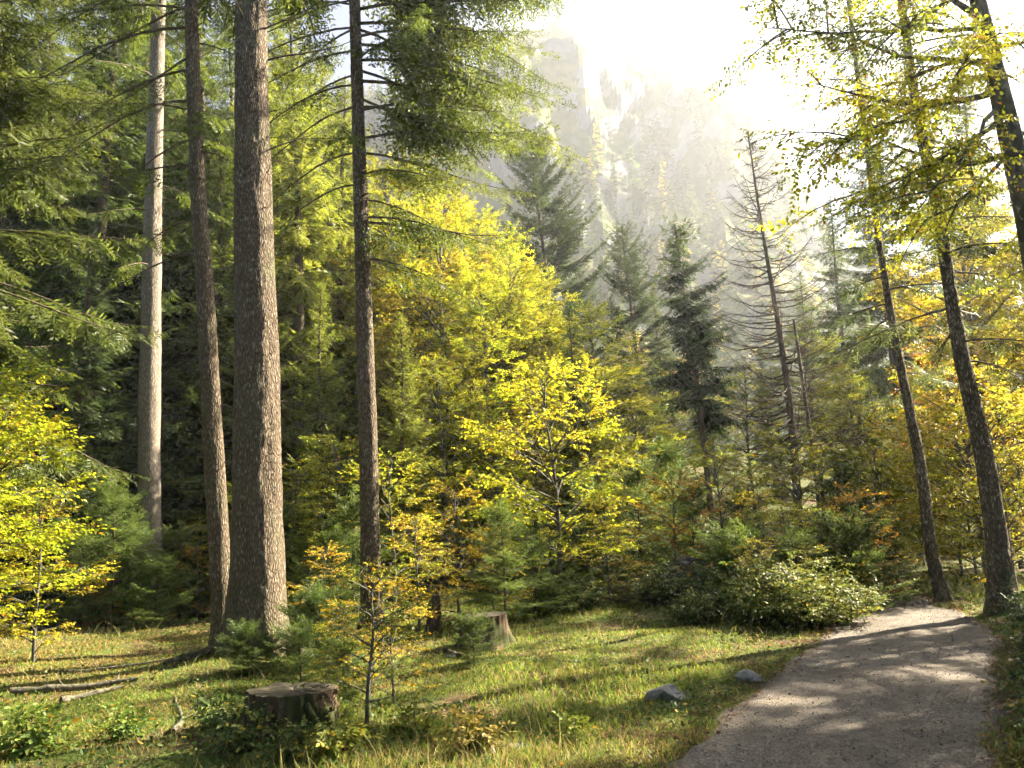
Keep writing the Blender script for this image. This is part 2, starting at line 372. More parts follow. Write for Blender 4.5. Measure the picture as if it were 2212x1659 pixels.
_r = np.random.default_rng(5)
SPRAY = [needle_spray(_r) for _ in range(3)]
SPRAYF = [needle_spray(_r, 0.14, 0.13, 4) for _ in range(3)]
SPRAYM = [needle_spray(_r, 0.14, 0.08) for _ in range(3)]
SPRAYLO = [needle_spray(_r, 0.24, 0.12) for _ in range(2)]
def leaf_spray(rng, n=11, size=0.16):
    P, D, L, Nn = [], [], [], []
    for i in range(n):
        tt = 0.1+0.9*i/(n-1); s = (-1)**i; an = rad(rng.uniform(30, 65)) if i < n-1 else 0.1
        P.append((tt, 0, rng.uniform(-.02, .02))); D.append((math.cos(an), s*math.sin(an), rng.uniform(-.6, .25))); L.append(size*rng.uniform(.5, 1.25)); Nn.append((rng.normal(0, .5), rng.normal(0, .5), 1))
    P = np.array(P, float); D = unit(D); L = np.array(L); Nn = unit(Nn); S = unit(np.cross(Nn, D)); Wd = L*rng.uniform(.55, .75, n)
    V = np.stack([P, P+D*(L*.3)[:, None]+S*(Wd*.44)[:, None]+Nn*(L*.05)[:, None], P+D*(L*.65)[:, None]+S*(Wd*.42)[:, None]+Nn*(L*.05)[:, None], P+D*L[:, None]-Nn*(L*.08)[:, None],
                  P+D*(L*.65)[:, None]-S*(Wd*.42)[:, None]+Nn*(L*.05)[:, None], P+D*(L*.3)[:, None]-S*(Wd*.44)[:, None]+Nn*(L*.05)[:, None]], 1)
    b = (np.arange(n)*6)[:, None]
    T = np.stack([b+np.array([[0, 1, 2]]), b+np.array([[0, 2, 3]]), b+np.array([[0, 3, 4]]), b+np.array([[0, 4, 5]])], 1).reshape(-1, 3)
    return V.reshape(-1, 3), T, np.repeat(rng.random(n), 6)
LSPRAY = [leaf_spray(_r) for _ in range(4)]
def leaf_spray2(rng, n=12, size=0.195):
    i = np.arange(n); tt = .08+.92*i/(n-1); an = np.radians(rng.uniform(25, 70, n)); sg = np.where(i % 2, -1, 1)
    return rhombs(np.stack([tt, 0*tt, rng.uniform(-.03, .03, n)], -1), unit(np.stack([np.cos(an), sg*np.sin(an), rng.uniform(-.5, .2, n)], -1)), size*rng.uniform(.6, 1.25, n), size*rng.uniform(.4, .75, n), unit(np.stack([rng.normal(0, .45, n), rng.normal(0, .45, n), np.ones(n)], -1)), rng.random(n), .5)
LSPRAY2 = [leaf_spray2(_r) for _ in range(5)]
LSPRAYB = [leaf_spray(_r, 8, 0.26) for _ in range(3)]

# ------------------------------------------------------------------ conifers
def bough(rng, L, e0, droop, up, az, z0, base, hang=0.5, spacing=0.1, s0=0.12, spr=SPRAY, tw=0.42, wood=None, leaf=None, r0=None, wm=0, lm=0, sides=4, br=None, shoots=True):
    s = np.linspace(0, 1, 9)
    rr = L*s; zz = L*(math.tan(e0)*s-droop*s**1.8+up*s**4)
    bend = rng.normal(0, .10)
    a = az+bend*s**2+rng.normal(0, 0.015, 9)
    P = np.stack([np.sin(a)*rr, np.cos(a)*rr, z0+zz], -1); P = P-P[:1]+np.asarray(base)
    if r0 is None: r0 = 0.005+0.0065*L
    if wood is not None: tube(wood, P, r0*(1-s)**0.8+0.003, sides, wm, rng.random())
    if leaf is None: return P
    n2 = max(4, int(L*(1-s0)/spacing)); 
    t2 = np.repeat(np.linspace(s0, 0.985, n2), 2)+rng.uniform(-.02, .02, 2*n2); t2 = np.clip(t2, 0, 1)
    sg = np.tile([-1, 1], n2)
    org = np.stack([np.interp(t2, s, P[:, i]) for i in range(3)], -1)
    tg = np.gradient(P, axis=0); fw = unit(np.stack([np.interp(t2, s, tg[:, i]) for i in range(3)], -1))
    side = unit(np.cross(fw, [0, 0, 1.0]))
    an = rng.uniform(0.7, 1.15, len(t2))
    d = fw*np.cos(an)[:, None]+side*(sg*np.sin(an))[:, None]; d[:, 2] -= hang*rng.uniform(.3, 1.5, len(t2))
    d = unit(d); l2 = np.clip((tw*L*(1-t2)*0.55+0.16+0.05*L*rng.random(len(t2)))*rng.uniform(.65, 1.2, len(t2)), 0.08, 0.85)
    org = np.r_[org, P[-1:]]; d = np.r_[d, unit(P[-1:]-P[-2:-1])]; l2 = np.r_[l2, 0.22+.05*L]
    up_ = np.array([[0, 0, 1.0]])+rng.normal(0, .35, (len(d), 3))
    pick = rng.integers(0, len(spr), len(d)); b0 = rng.random() if br is None else br
    for k in range(len(spr)):
        q = pick == k
        if q.any():
            V, T, R = place(spr[k][0], spr[k][1], d[q], up_[q], org[q], l2[q], spr[k][2], np.clip(b0*.6+rng.random(q.sum())*.4, 0, 1))
            leaf.tris(V, T, R, lm)
    return P
def conifer(seed, H, zb, R, per_m=5.0, droop=0.25, up=0.12, hang=0.5, spacing=0.12, r0=0.2, spr=SPRAY, shape=0.9, lean=0.0, s0=0.15, etop=40, elow=-8, tw=0.42, skip=0.0):
    rng = np.random.default_rng(seed); wood = Geo(); leaf = Geo()
    zs = np.linspace(0, H, 14); ax = np.stack([lean*H*(zs/H)**1.5+0.015*H*np.sin(zs/H*5+seed)*(zs/H), 0.015*H*np.cos(zs/H*4+seed)*(zs/H), zs], -1)
    tube(wood, ax, r0*(1-zs/H)**0.85*(1+0.5*np.exp(-zs/0.3))+0.008, 8)
    z = zb; k = 0
    while z < H-0.12:
        t = (z-zb)/(H-zb); az = rng.uniform(0, 6.283)
        prof = (1-t)**shape*(1 if t > 0.12 else 0.72+t*2.3)
        L = R*prof*rng.uniform(.7, 1.15)+0.12
        base = [np.interp(z, zs, ax[:, 0]), np.interp(z, zs, ax[:, 1]), z]
        if rng.random() >= skip:
            bough(rng, L, rad(elow+(etop-elow)*t+rng.normal(0, 5)), droop*(1-t*.7), up, az, z, base, hang, spacing, s0, spr, tw, wood, leaf, sides=3)
        z += rng.uniform(.6, 1.4)/per_m/(1+1.3*t)
    # the leading shoot
    V, T, Rr = place(spr[0][0], spr[0][1], np.array([[0, 0, 1.0]]*3), rng.normal(0, 1, (3, 3)), np.array([ax[-1]]*3)-[0, 0, .25], 0.4, spr[0][2])
    leaf.tris(V, T, Rr)
    return wood, leaf
class Proto:
    def __init__(s, wood, leaf, wm, lm): s.w = wood.mesh('trunk', wm); s.l = leaf.mesh('crown', lm) if leaf else None
    def put(s, name, label, cat, loc, rz=0, sc=1, color=(0.05, 0.08, 0.02), group=None):
        t_ = thing(name, label, cat, loc, rz, sc, group)
        link('trunk', s.w, t_)
        if s.l: link('crown', s.l, t_, color)
        return t_
def CP(*a, **k): return Proto(*conifer(*a, **k), M_TWIG, M_NEEDLE)
SP = [CP(11, 18, 1.2, 3.6, 7.5, .35, .18, .85, .14, .22, SPRAYM, tw=.55), CP(12, 20, 2.0, 3.2, 7.5, .30, .14, .7, .13, .22, SPRAYM, shape=.8, tw=.55), CP(13, 16, .6, 3.4, 8, .25, .12, .6, .13, .2, SPRAYM, shape=1.0, tw=.55), CP(14, 22, 6.0, 3.0, 7.5, .45, .22, .95, .13, .24, SPRAYM, shape=.75, tw=.55)]
PINE = [CP(21, 17, 5.0, 3.3, 8.5, .02, .22, .05, .10, .2, SPRAYM, shape=.55, s0=.22, etop=45, elow=2, tw=.5), CP(22, 15, 5.0, 2.8, 8.5, .02, .2, .1, .10, .18, SPRAYM, shape=.6, s0=.22, etop=45, elow=0, tw=.5)]
FIR = [CP(31, 2.6, .12, 1.0, 16, .08, .06, .06, .105, .022, SPRAYF, .95, s0=.1, etop=35, elow=2), CP(32, 2.1, .08, .85, 18, .1, .06, .1, .10, .02, SPRAYF, .85, s0=.1, etop=35, elow=0), CP(33, 1.1, .05, .55, 26, .06, .05, .05, .09, .012, SPRAYF, .9, s0=.08, etop=40, elow=5)]

# ------------------------------------------------------------------ broad-leaved trees
def beech(seed, H, zb, R, nb, dens, r0, spr=LSPRAY, size=0.45, lean=(0, 0), flat=0.35, asc=0.9, shape='dome', multi=1):
    rng = np.random.default_rng(seed); wood = Geo(); leaf = Geo()
    zs = np.linspace(0, H*0.96, 12); ph = rng.uniform(0, 6, 4)
    ax = np.stack([lean[0]*zs+.025*H*np.sin(zs/H*6+ph[0])*zs/H, lean[1]*zs+.025*H*np.cos(zs/H*5+ph[1])*zs/H, zs], -1)
    tube(wood, ax, r0*(1-zs/H)**.9+0.006, 7)
    O, D, B = [], [], []
    def twigs(P, L, br):
        n = max(3, int(L*dens)); tt = np.sqrt(rng.uniform(.06, 1, n)); s = np.linspace(0, 1, len(P))
        o = np.stack([np.interp(tt, s, P[:, i]) for i in range(3)], -1); tg = np.gradient(P, axis=0)
        f = unit(np.stack([np.interp(tt, s, tg[:, i]) for i in range(3)], -1)); sd = unit(np.cross(f, [0, 0, 1.0])+1e-6)
        an = rng.uniform(-1.2, 1.2, n); d = f*np.cos(an)[:, None]+sd*np.sin(an)[:, None]; d[:, 2] = d[:, 2]*.4+rng.normal(0, .22, n)
        O.append(o+rng.normal(0, .05*size, (n, 3))); D.append(unit(d)); B.append(np.clip(br*.65+rng.random(n)*.35, 0, 1))
    for i in range(nb):
        t = (i+rng.random())/nb; z = zb+(H*.95-zb)*t
        if shape == 'dome': prof = math.sin(math.pi*min(1, 0.16+t*.84))**.6*(1.0-.25*t)
        elif shape == 'cone': prof = (1-t)**.7*(0.75 if t < .1 else 1)
        else: prof = 1.0-.4*t
        L = R*prof*rng.uniform(.65, 1.15)+.2; a = i*2.4+rng.normal(0, .5); e = rad(rng.uniform(15, 45)+30*t)*asc
        base = np.array([np.interp(z, zs, ax[:, k]) for k in range(3)])
        s = np.linspace(0, 1, 7)[:, None]
        dr = np.array([math.sin(a)*math.cos(e), math.cos(a)*math.cos(e), math.sin(e)])
        P = base+dr*L*s+np.array([0, 0, -.28*L])*s**2+rng.normal(0, .02*L, (7, 3))*s
        tube(wood, P, min(.006+.012*L, r0*.42)*(1-s[:, 0])+min(.003, r0*.1), 4); br = rng.random()
        twigs(P, L, br)
        for j in range(max(2, int(L*2.4))):
            q = rng.uniform(.2, .95); b2 = np.array([np.interp(q, s[:, 0], P[:, k]) for k in range(3)]); sd = np.cross(dr, [0, 0, 1]); sd = sd/(np.linalg.norm(sd)+1e-6)
            d2 = unit(dr*.7+sd*rng.choice([-1, 1])*rng.uniform(.5, 1.1)+np.array([0, 0, rng.uniform(-.1, .35)])); L2 = L*(1-q*.6)*rng.uniform(.3, .55)+.15
            s2 = np.linspace(0, 1, 5)[:, None]; P2 = b2+d2*L2*s2+np.array([0, 0, -.2*L2])*s2**2
            tube(wood, P2, min(.003+.008*L2, r0*.25)*(1-s2[:, 0])+min(.002, r0*.08), 3); twigs(P2, L2, np.clip(br+rng.normal(0, .2), 0, 1))
    O = np.concatenate(O); D = np.concatenate(D); B = np.concatenate(B)
    up_ = np.array([[0, 0, 1.0]])+rng.normal(0, flat, (len(O), 3)); pick = rng.integers(0, len(spr), len(O)); sz = size*rng.uniform(.6, 1.2, len(O))
    for k in range(len(spr)):
        q = pick == k
        V, T, Rr = place(spr[k][0], spr[k][1], D[q], up_[q], O[q], sz[q], spr[k][2], B[q]); leaf.tris(V, T, Rr)
    return wood, leaf
def BP(*a, **k): return Proto(*beech(*a, **k), M_BARKB, M_LEAF)
BEECH = [BP(41, 14, 1.4, 4.4, 62, 5.6, .16, spr=LSPRAY2, size=.62), BP(42, 12, 1.0, 3.6, 66, 6.6, .13, spr=LSPRAY2, size=.58, shape='cone'), BP(43, 15, 2.2, 4.6, 66, 6.0, .17, spr=LSPRAY2, size=.62)]
YOUNG = [BP(51, 4.6, .4, 2.0, 36, 9, .05, size=.42, asc=.95), BP(52, 3.2, .25, 1.4, 26, 8, .03, size=.36), BP(53, 2.2, .1, 1.0, 22, 9, .02, size=.3, shape='cone'), BP(54, 4.0, .2, 1.9, 34, 9, .04, size=.4, shape='col')]

def shrub(seed, H, R, n, spr, size, k=13):
    rng = np.random.default_rng(seed); wood = Geo(); leaf = Geo()
    for i in range(n):
        a = rng.uniform(0, 6.283); rr = R*math.sqrt(rng.random()); h = H*rng.uniform(.3, 1.15)*(1-.45*(rr/R)**2)*(1.35 if rng.random() < .14 else 1)
        s = np.linspace(0, 1, 6)[:, None]
        P = np.array([math.sin(a)*rr*.35, math.cos(a)*rr*.35, 0])+np.array([math.sin(a)*rr*.8, math.cos(a)*rr*.8, 0])*s**1.2+np.array([0, 0, h])*(s*1.25-.25*s**3)
        tube(wood, P, .007*(1-s[:, 0])+.002, 3)
        tt = rng.uniform(.2, 1, k); o = np.stack([np.interp(tt, s[:, 0], P[:, j]) for j in range(3)], -1)
        d = rng.normal(0, 1, (k, 3)); d[:, 2] = d[:, 2]*.35+.1; p = rng.integers(0, len(spr), k); up_ = np.array([[0, 0, 1.0]])+rng.normal(0, .5, (k, 3))
        for q in range(len(spr)):
            m_ = p == q
            if m_.any():
                V, T, Rr = place(spr[q][0], spr[q][1], unit(d[m_]), up_[m_], o[m_], size*rng.uniform(.6, 1.2, m_.sum()), spr[q][2]); leaf.tris(V, T, Rr)
    return wood, leaf
class SProto(Proto):
    def put(s, name, label, cat, loc, rz=0, sc=1, color=(0.06, 0.1, 0.02), group=None):
        t_ = thing(name, label, cat, loc, rz, sc, group); link('stem', s.w, t_); link('foliage', s.l, t_, color); return t_
BUSH = [SProto(*shrub(61+i, 1.0, .75, 55, LSPRAYB, .2, 19), M_TWIG, M_BUSH) for i in range(3)]

# ================================================================== the tall trunks in front
def hero_trunk(name, label, px, Y, top_z, k=72, n=240, amp=0.035, flare=0.55, mt=None, cat='tree', group=None, dY=0.0, roots=5, seed=0):
    """a trunk through picture points (x, y, width) at depth Y, carried on up to top_z"""
    pts = np.array([at_depth(x, y, Y+dY*i) for i, (x, y, w) in enumerate(px)]); wd = np.array([w/FPX*Y for _, _, w in px])/2*.95
    d = (pts[0]-pts[1])/(pts[0]-pts[1])[2]; b = pts[0].copy()
    for _ in range(4): b = pts[0]+d*(gz(b[0], b[1])-0.12-pts[0][2])
    d2 = (pts[-1]-pts[-2])/(pts[-1]-pts[-2])[2]; tp = pts[-1]+d2*(top_z-pts[-1][2])
    P = np.vstack([b, pts, tp]); rr = np.r_[wd[0]*1.02, wd, 0.03]
    C = spline(np.c_[P, rr], n); r = C[:, 3]; C = C[:, :3]
    org = np.array([b[0], b[1], b[2]+0.12])
    th = np.arange(k)/k*2*math.pi; h = C[:, 2]-org[2]
    TH, HH = np.meshgrid(th, h); Rm = r[:, None]*np.ones_like(TH)
    cs, sn = np.cos(TH), np.sin(TH)
    nz1 = noise(np.stack([cs*Rm[0, 0]*9+seed, sn*Rm[0, 0]*9, HH*3.0], -1), 1)
    nz2 = noise(np.stack([cs*Rm[0, 0]*34, sn*Rm[0, 0]*34+seed, HH*11.0], -1), 2)
    nz3 = noise(np.stack([cs*2+seed, sn*2, HH*0.8], -1), 3)
    rt = 0.5+0.5*np.cos(TH*roots+seed+0.6*np.sin(TH*2+seed))
    fl = np.exp(-np.maximum(HH, 0)/(0.22+0.5*Rm[0, 0]))*flare*(0.35+0.9*rt)+0.12*np.exp(-np.maximum(HH, 0)/1.0)
    Rm = Rm*(1+fl+0.10*(nz3-.5))+amp*((nz1-.5)*.5+np.where(nz2 > .45, 1, nz2/.45)*.5-.3)
    V = C[:, None]+np.stack([cs*Rm, sn*Rm, 0*Rm], -1)-org
    i = np.arange(n-1)[:, None]*k; j = np.arange(k)[None]
    Q = np.stack([i+j, i+(j+1) % k, i+k+(j+1) % k, i+k+j], -1).reshape(-1, 4)
    g = Geo(); g.quads(V.reshape(-1, 3), Q)
    root = thing(name, label, cat, org, group=group)
    g.obj('trunk', mt or M_BARK, root)
    def at(z):
        return np.array([np.interp(z, h, C[:, 0]), np.interp(z, h, C[:, 1]), np.interp(z, h, C[:, 2])])-org, float(np.interp(z, h, r))
    return root, at
def zpix(Y, y, x=1106): return at_depth(x, y, Y)[2]
def add_bough(root, at, rng, z, az, L, e, droop, up, hang, color, fine=True, bare=False, spacing=.11, name='bough', s0=.18, tw=.42):
    wood = Geo(); c, r = at(z); st = c+np.array([math.sin(az), math.cos(az), 0])*r*.7
    if bare:
        P = bough(rng, L, e, droop, up, az, 0, st, wood=wood, leaf=None, r0=.005+.008*L)
        s = np.linspace(0, 1, 9)
        for j in range(int(L*5)):
            q = rng.uniform(.2, .97); b = np.array([np.interp(q, s, P[:, i]) for i in range(3)]); a2 = az+rng.choice([-1, 1])*rng.uniform(.5, 1.3); l2 = L*rng.uniform(.08, .3)
            t = np.linspace(0, 1, 4)[:, None]; tube(wood, b+np.array([math.sin(a2), math.cos(a2), -.5])*l2*t+np.array([0, 0, -.25*l2])*t**2, .004*(1-t[:, 0])+.0015, 3)
        return wood.obj(name, M_TWIG, root)
    bough(rng, L, e, droop, up, az, 0, st, hang, spacing, s0, SPRAYF if fine else SPRAY, tw, wood, wood, lm=1, sides=5)
    o = wood.obj(name, [M_TWIG, M_NEEDLE], root); o.color = (*color, 1); return o
def add_stub(root, at, rng, z, az, L, r=.012):
    g = Geo(); c, rr = at(z); s = np.linspace(0, 1, 5)[:, None]; dr = np.array([math.sin(az), math.cos(az), rng.uniform(-.35, .3)])
    P = c+dr*rr*.8+dr*L*s+np.array([0, 0, rng.uniform(-.2, .2)*L])*s**2
    tube(g, P, r*(1-s[:, 0]*.75), 5); return g.obj('branch_stub', M_BARKD, root)
def crown_above(root, at, rng, z0, z1, R, n, color, spr=SPRAY, spacing=.15, hang=.7, droop=.3):
    w = Geo(); l = Geo()
    for i in range(n):
        z = z0+(z1-z0)*(i+rng.random())/n; t = (z-z0)/(z1-z0); c, r = at(z)
        bough(rng, R*(1-t)**.8*rng.uniform(.7, 1.1)+.2, rad(-5+45*t), droop, .15, rng.uniform(0, 6.283), 0, c, hang, spacing, .18, spr, .42, w, l, sides=3)
    w.obj('limbs', M_TWIG, root); o = l.obj('crown', M_NEEDLE, root); o.color = (*color, 1)

GREEN = (0.11, 0.138, 0.016); LIME = (0.21, 0.235, 0.026); DARK = (0.062, 0.086, 0.015); BLUE = (0.06, 0.088, 0.022)  # LIME is spruce green lightened, sunlight put into the foliage colour
rng = np.random.default_rng(101)
# the thickest trunk
T3, a3 = hero_trunk('spruce_tree', 'thickest spruce trunk, dark brown bark sunlit on one side, behind the big stump', [(553, 1400, 112), (556, 1100, 106), (556, 800, 98), (548, 500, 85), (543, 200, 77), (542, 0, 71)], 10.8, 24, 90, 340, .042, .34, seed=3)
for az_, L_, r_ in ((4.4, .9, .09), (1.9, .6, .07), (3.0, .55, .08), (5.3, .8, .08)):
    g = Geo(); s_ = np.linspace(0, 1, 10)[:, None]; d_ = np.array([math.sin(az_), math.cos(az_), 0]); tube(g, d_*(.22+L_*s_)+np.array([0, 0, 1])*(.16*(1-s_)**2-.07*s_)+np.cross(d_, [0, 0, 1])*np.sin(s_*3+az_)*.07, r_*(1-s_[:, 0]*.7), 9); g.obj('root', M_BARK, T3)
for y, az, L in ((880, 1.2, .22), (905, 1.9, .10), (935, 1.7, .07), (1150, 1.6, .13), (700, 1.55, .22), (560, 1.5, .3), (345, 1.5, .45), (250, 1.5, .28), (455, 2.2, .12), (640, 1.4, .18), (690, 4.6, .1), (170, 4.5, .2), (1000, 2.4, .1)):
    add_stub(T3, a3, rng, zpix(10.8, y, 555)-T3.location.z, az, L)
for i in range(22): add_stub(T3, a3, rng, rng.uniform(.9, 9), rng.uniform(.8, 5.2), rng.uniform(.03, .10), rng.uniform(.008, .018))
for y, az, L in ((70, 1.7, 1.2), (130, 1.3, 1.5), (60, 3.3, .7), (20, 3.6, .9), (330, 1.6, .9)):
    add_bough(T3, a3, rng, zpix(10.8, y, 545)-T3.location.z, az, L, rad(25), .3, .2, .6, GREEN, bare=True, name='dead_branch')
crown_above(T3, a3, rng, 10.5, 23.5, 3.2, 50, GREEN)
# slender neighbour
T2, a2 = hero_trunk('spruce_tree', 'slender leaning spruce close beside the thickest trunk', [(484, 1360, 44), (479, 1250, 42), (462, 1000, 44), (448, 700, 39), (426, 400, 34), (415, 100, 33), (413, 0, 31)], 11.7, 20, 52, 280, .02, .5, seed=8)
for y, az, L in ((985, 4.4, .3), (1000, 1.6, .4), (480, 4.5, .8), (260, 1.4, .3), (320, 1.8, .4), (650, 1.5, .35), (870, 1.5, .3)): add_stub(T2, a2, rng, zpix(11.7, y, 450)-T2.location.z, az, L, .009)
for y, az, L, dr in ((150, 4.6, 2.2, .55), (60, 4.4, 2.6, .5), (300, 4.75, 1.6, .7), (10, 4.9, 2.4, .4), (330, 1.9, .9, .5), (550, 4.3, 1.3, .5), (-60, 4.6, 2.7, .5), (220, 4.2, 1.9, .7)):
    add_bough(T2, a2, rng, zpix(11.7, y, 430)-T2.location.z, az, L, rad(-8), dr, .05, .7, GREEN, bare=True, name='dead_branch')
for y, az, L in ((-80, 4.9, 2.3), (20, 4.3, 2.2), (120, 5.2, 1.9), (240, 4.0, 1.8), (90, 1.2, 1.2), (360, 4.4, 1.5), (470, 5.0, 1.3), (300, 2.6, 1.3)):
    add_bough(T2, a2, rng, zpix(11.7, y, 430)-T2.location.z, az, L, rad(0), .35, .1, .7, GREEN, s0=.35, spacing=.16)
crown_above(T2, a2, rng, 10.5, 19.6, 2.6, 40, GREEN)
# pale trunk at the forest edge
T1, a1 = hero_trunk('spruce_tree', 'pale straight trunk at the forest edge behind the sunny meadow', [(324, 1180, 47), (322, 1000, 48), (324, 800, 45), (327, 620, 43), (333, 350, 38), (340, 100, 33), (343, 0, 32)], 19.5, 27, 44, 260, .02, .3, mt=M_BARKP, seed=5)
for y in (620, 700, 730, 500, 420, 300, 330, 210, 540, 850): add_stub(T1, a1, rng, zpix(19.5, y, 325)-T1.location.z, rng.uniform(1.2, 2.6), rng.uniform(.12, .4), .012)
for i in range(12):
    add_bough(T1, a1, rng, 8.5+i*.75, rng.uniform(0, 6.283), rng.uniform(1.4, 2.6), rad(-5), .4, .1, .8, GREEN, fine=False, s0=.3)
crown_above(T1, a1, rng, 15, 26.5, 3.2, 45, GREEN)
# the trunk with low green boughs
T4, a4 = hero_trunk('spruce_tree', 'straight spruce carrying long drooping green boughs, right of the thickest trunk', [(802, 1300, 42), (797, 1000, 41), (787, 700, 38), (778, 400, 32), (772, 200, 30), (766, 0, 28)], 14.0, 22, 52, 280, .02, .4, seed=11)
zz = lambda y: zpix(14.0, y, 780)-T4.location.z
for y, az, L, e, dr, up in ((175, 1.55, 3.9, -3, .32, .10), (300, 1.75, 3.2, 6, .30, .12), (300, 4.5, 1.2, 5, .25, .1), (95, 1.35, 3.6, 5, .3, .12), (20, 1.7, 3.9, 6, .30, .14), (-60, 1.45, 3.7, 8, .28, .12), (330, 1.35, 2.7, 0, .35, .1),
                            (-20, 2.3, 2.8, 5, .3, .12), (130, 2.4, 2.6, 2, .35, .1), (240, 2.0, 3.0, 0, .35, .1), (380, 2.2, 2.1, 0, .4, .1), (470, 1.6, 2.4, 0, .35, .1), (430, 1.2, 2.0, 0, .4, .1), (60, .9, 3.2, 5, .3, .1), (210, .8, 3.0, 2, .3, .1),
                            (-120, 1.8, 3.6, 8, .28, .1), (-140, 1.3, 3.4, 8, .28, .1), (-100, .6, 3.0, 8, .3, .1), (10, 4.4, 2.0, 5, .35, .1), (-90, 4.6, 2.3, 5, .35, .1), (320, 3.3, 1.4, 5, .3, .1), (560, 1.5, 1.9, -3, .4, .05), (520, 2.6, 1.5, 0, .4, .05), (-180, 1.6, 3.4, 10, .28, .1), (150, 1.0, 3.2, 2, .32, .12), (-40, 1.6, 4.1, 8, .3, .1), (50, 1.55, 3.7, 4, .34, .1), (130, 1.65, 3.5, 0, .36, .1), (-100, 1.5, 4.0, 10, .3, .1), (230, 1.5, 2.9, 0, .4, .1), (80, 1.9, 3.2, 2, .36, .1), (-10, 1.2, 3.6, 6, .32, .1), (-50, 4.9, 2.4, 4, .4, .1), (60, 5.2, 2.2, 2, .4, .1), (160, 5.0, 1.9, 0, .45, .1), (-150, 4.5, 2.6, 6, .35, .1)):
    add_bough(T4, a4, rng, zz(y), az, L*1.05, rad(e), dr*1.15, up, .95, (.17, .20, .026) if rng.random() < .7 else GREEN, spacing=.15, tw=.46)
for y, az, L, dr in ((110, 4.6, 2.3, .7), (185, 4.4, 2.0, .9), (230, 4.8, 2.2, .95), (60, 4.5, 2.4, .7), (330, 4.6, 1.9, 1.0), (480, 1.5, 2.6, .25), (0, 4.7, 2.2, .6), (400, 4.4, 1.5, 1.0)):
    add_bough(T4, a4, rng, zz(y), az, L, rad(-5), dr*.7, .05, .6, GREEN, bare=True, name='dead_branch')
for i in range(16): add_stub(T4, a4, rng, rng.uniform(1.2, 9), rng.uniform(.8, 5.2), rng.uniform(.04, .25), .009)
crown_above(T4, a4, rng, 13.5, 21.5, 3.0, 40, LIME)

# right-hand trees
TA, aA = hero_trunk('spruce_tree', 'tall leaning spruce beside the path bend, the thicker of the two there', [(2163, 1290, 46), (2158, 1187, 43), (2121, 948, 38), (2080, 799, 33), (2050, 612, 28), (2020, 411, 25), (1990, 299, 23), (1979, 224, 20)], 11.6, 14, 56, 300, .018, .45, seed=14)
for i in range(34):
    z = 3.6+i*.27; add_bough(TA, aA, rng, z, rng.uniform(0, 6.283), rng.uniform(1.1, 2.1)*(1-.25*(z-3.6)/9), rad(0), .35, .1, .7, (0.09, 0.105, 0.03), fine=False, s0=.25, spacing=.11)
TB, aB = hero_trunk('spruce_tree', 'thin leaning spruce at the end of the visible path', [(2022, 1235, 27), (2005, 1172, 25), (1994, 1023, 23), (1964, 885, 21), (1927, 698, 17), (1893, 485, 13), (1886, 429, 12)], 13.6, 11.5, 40, 240, .014, .4, seed=17)
for i in range(30):
    z = 3.6+i*.25; add_bough(TB, aB, rng, z, rng.uniform(0, 6.283), rng.uniform(1.0, 1.8)*(1-.45*(z-3.6)/7.6), rad(5), .3, .1, .5, (0.07, 0.09, 0.03), fine=False, s0=.2, spacing=.11)

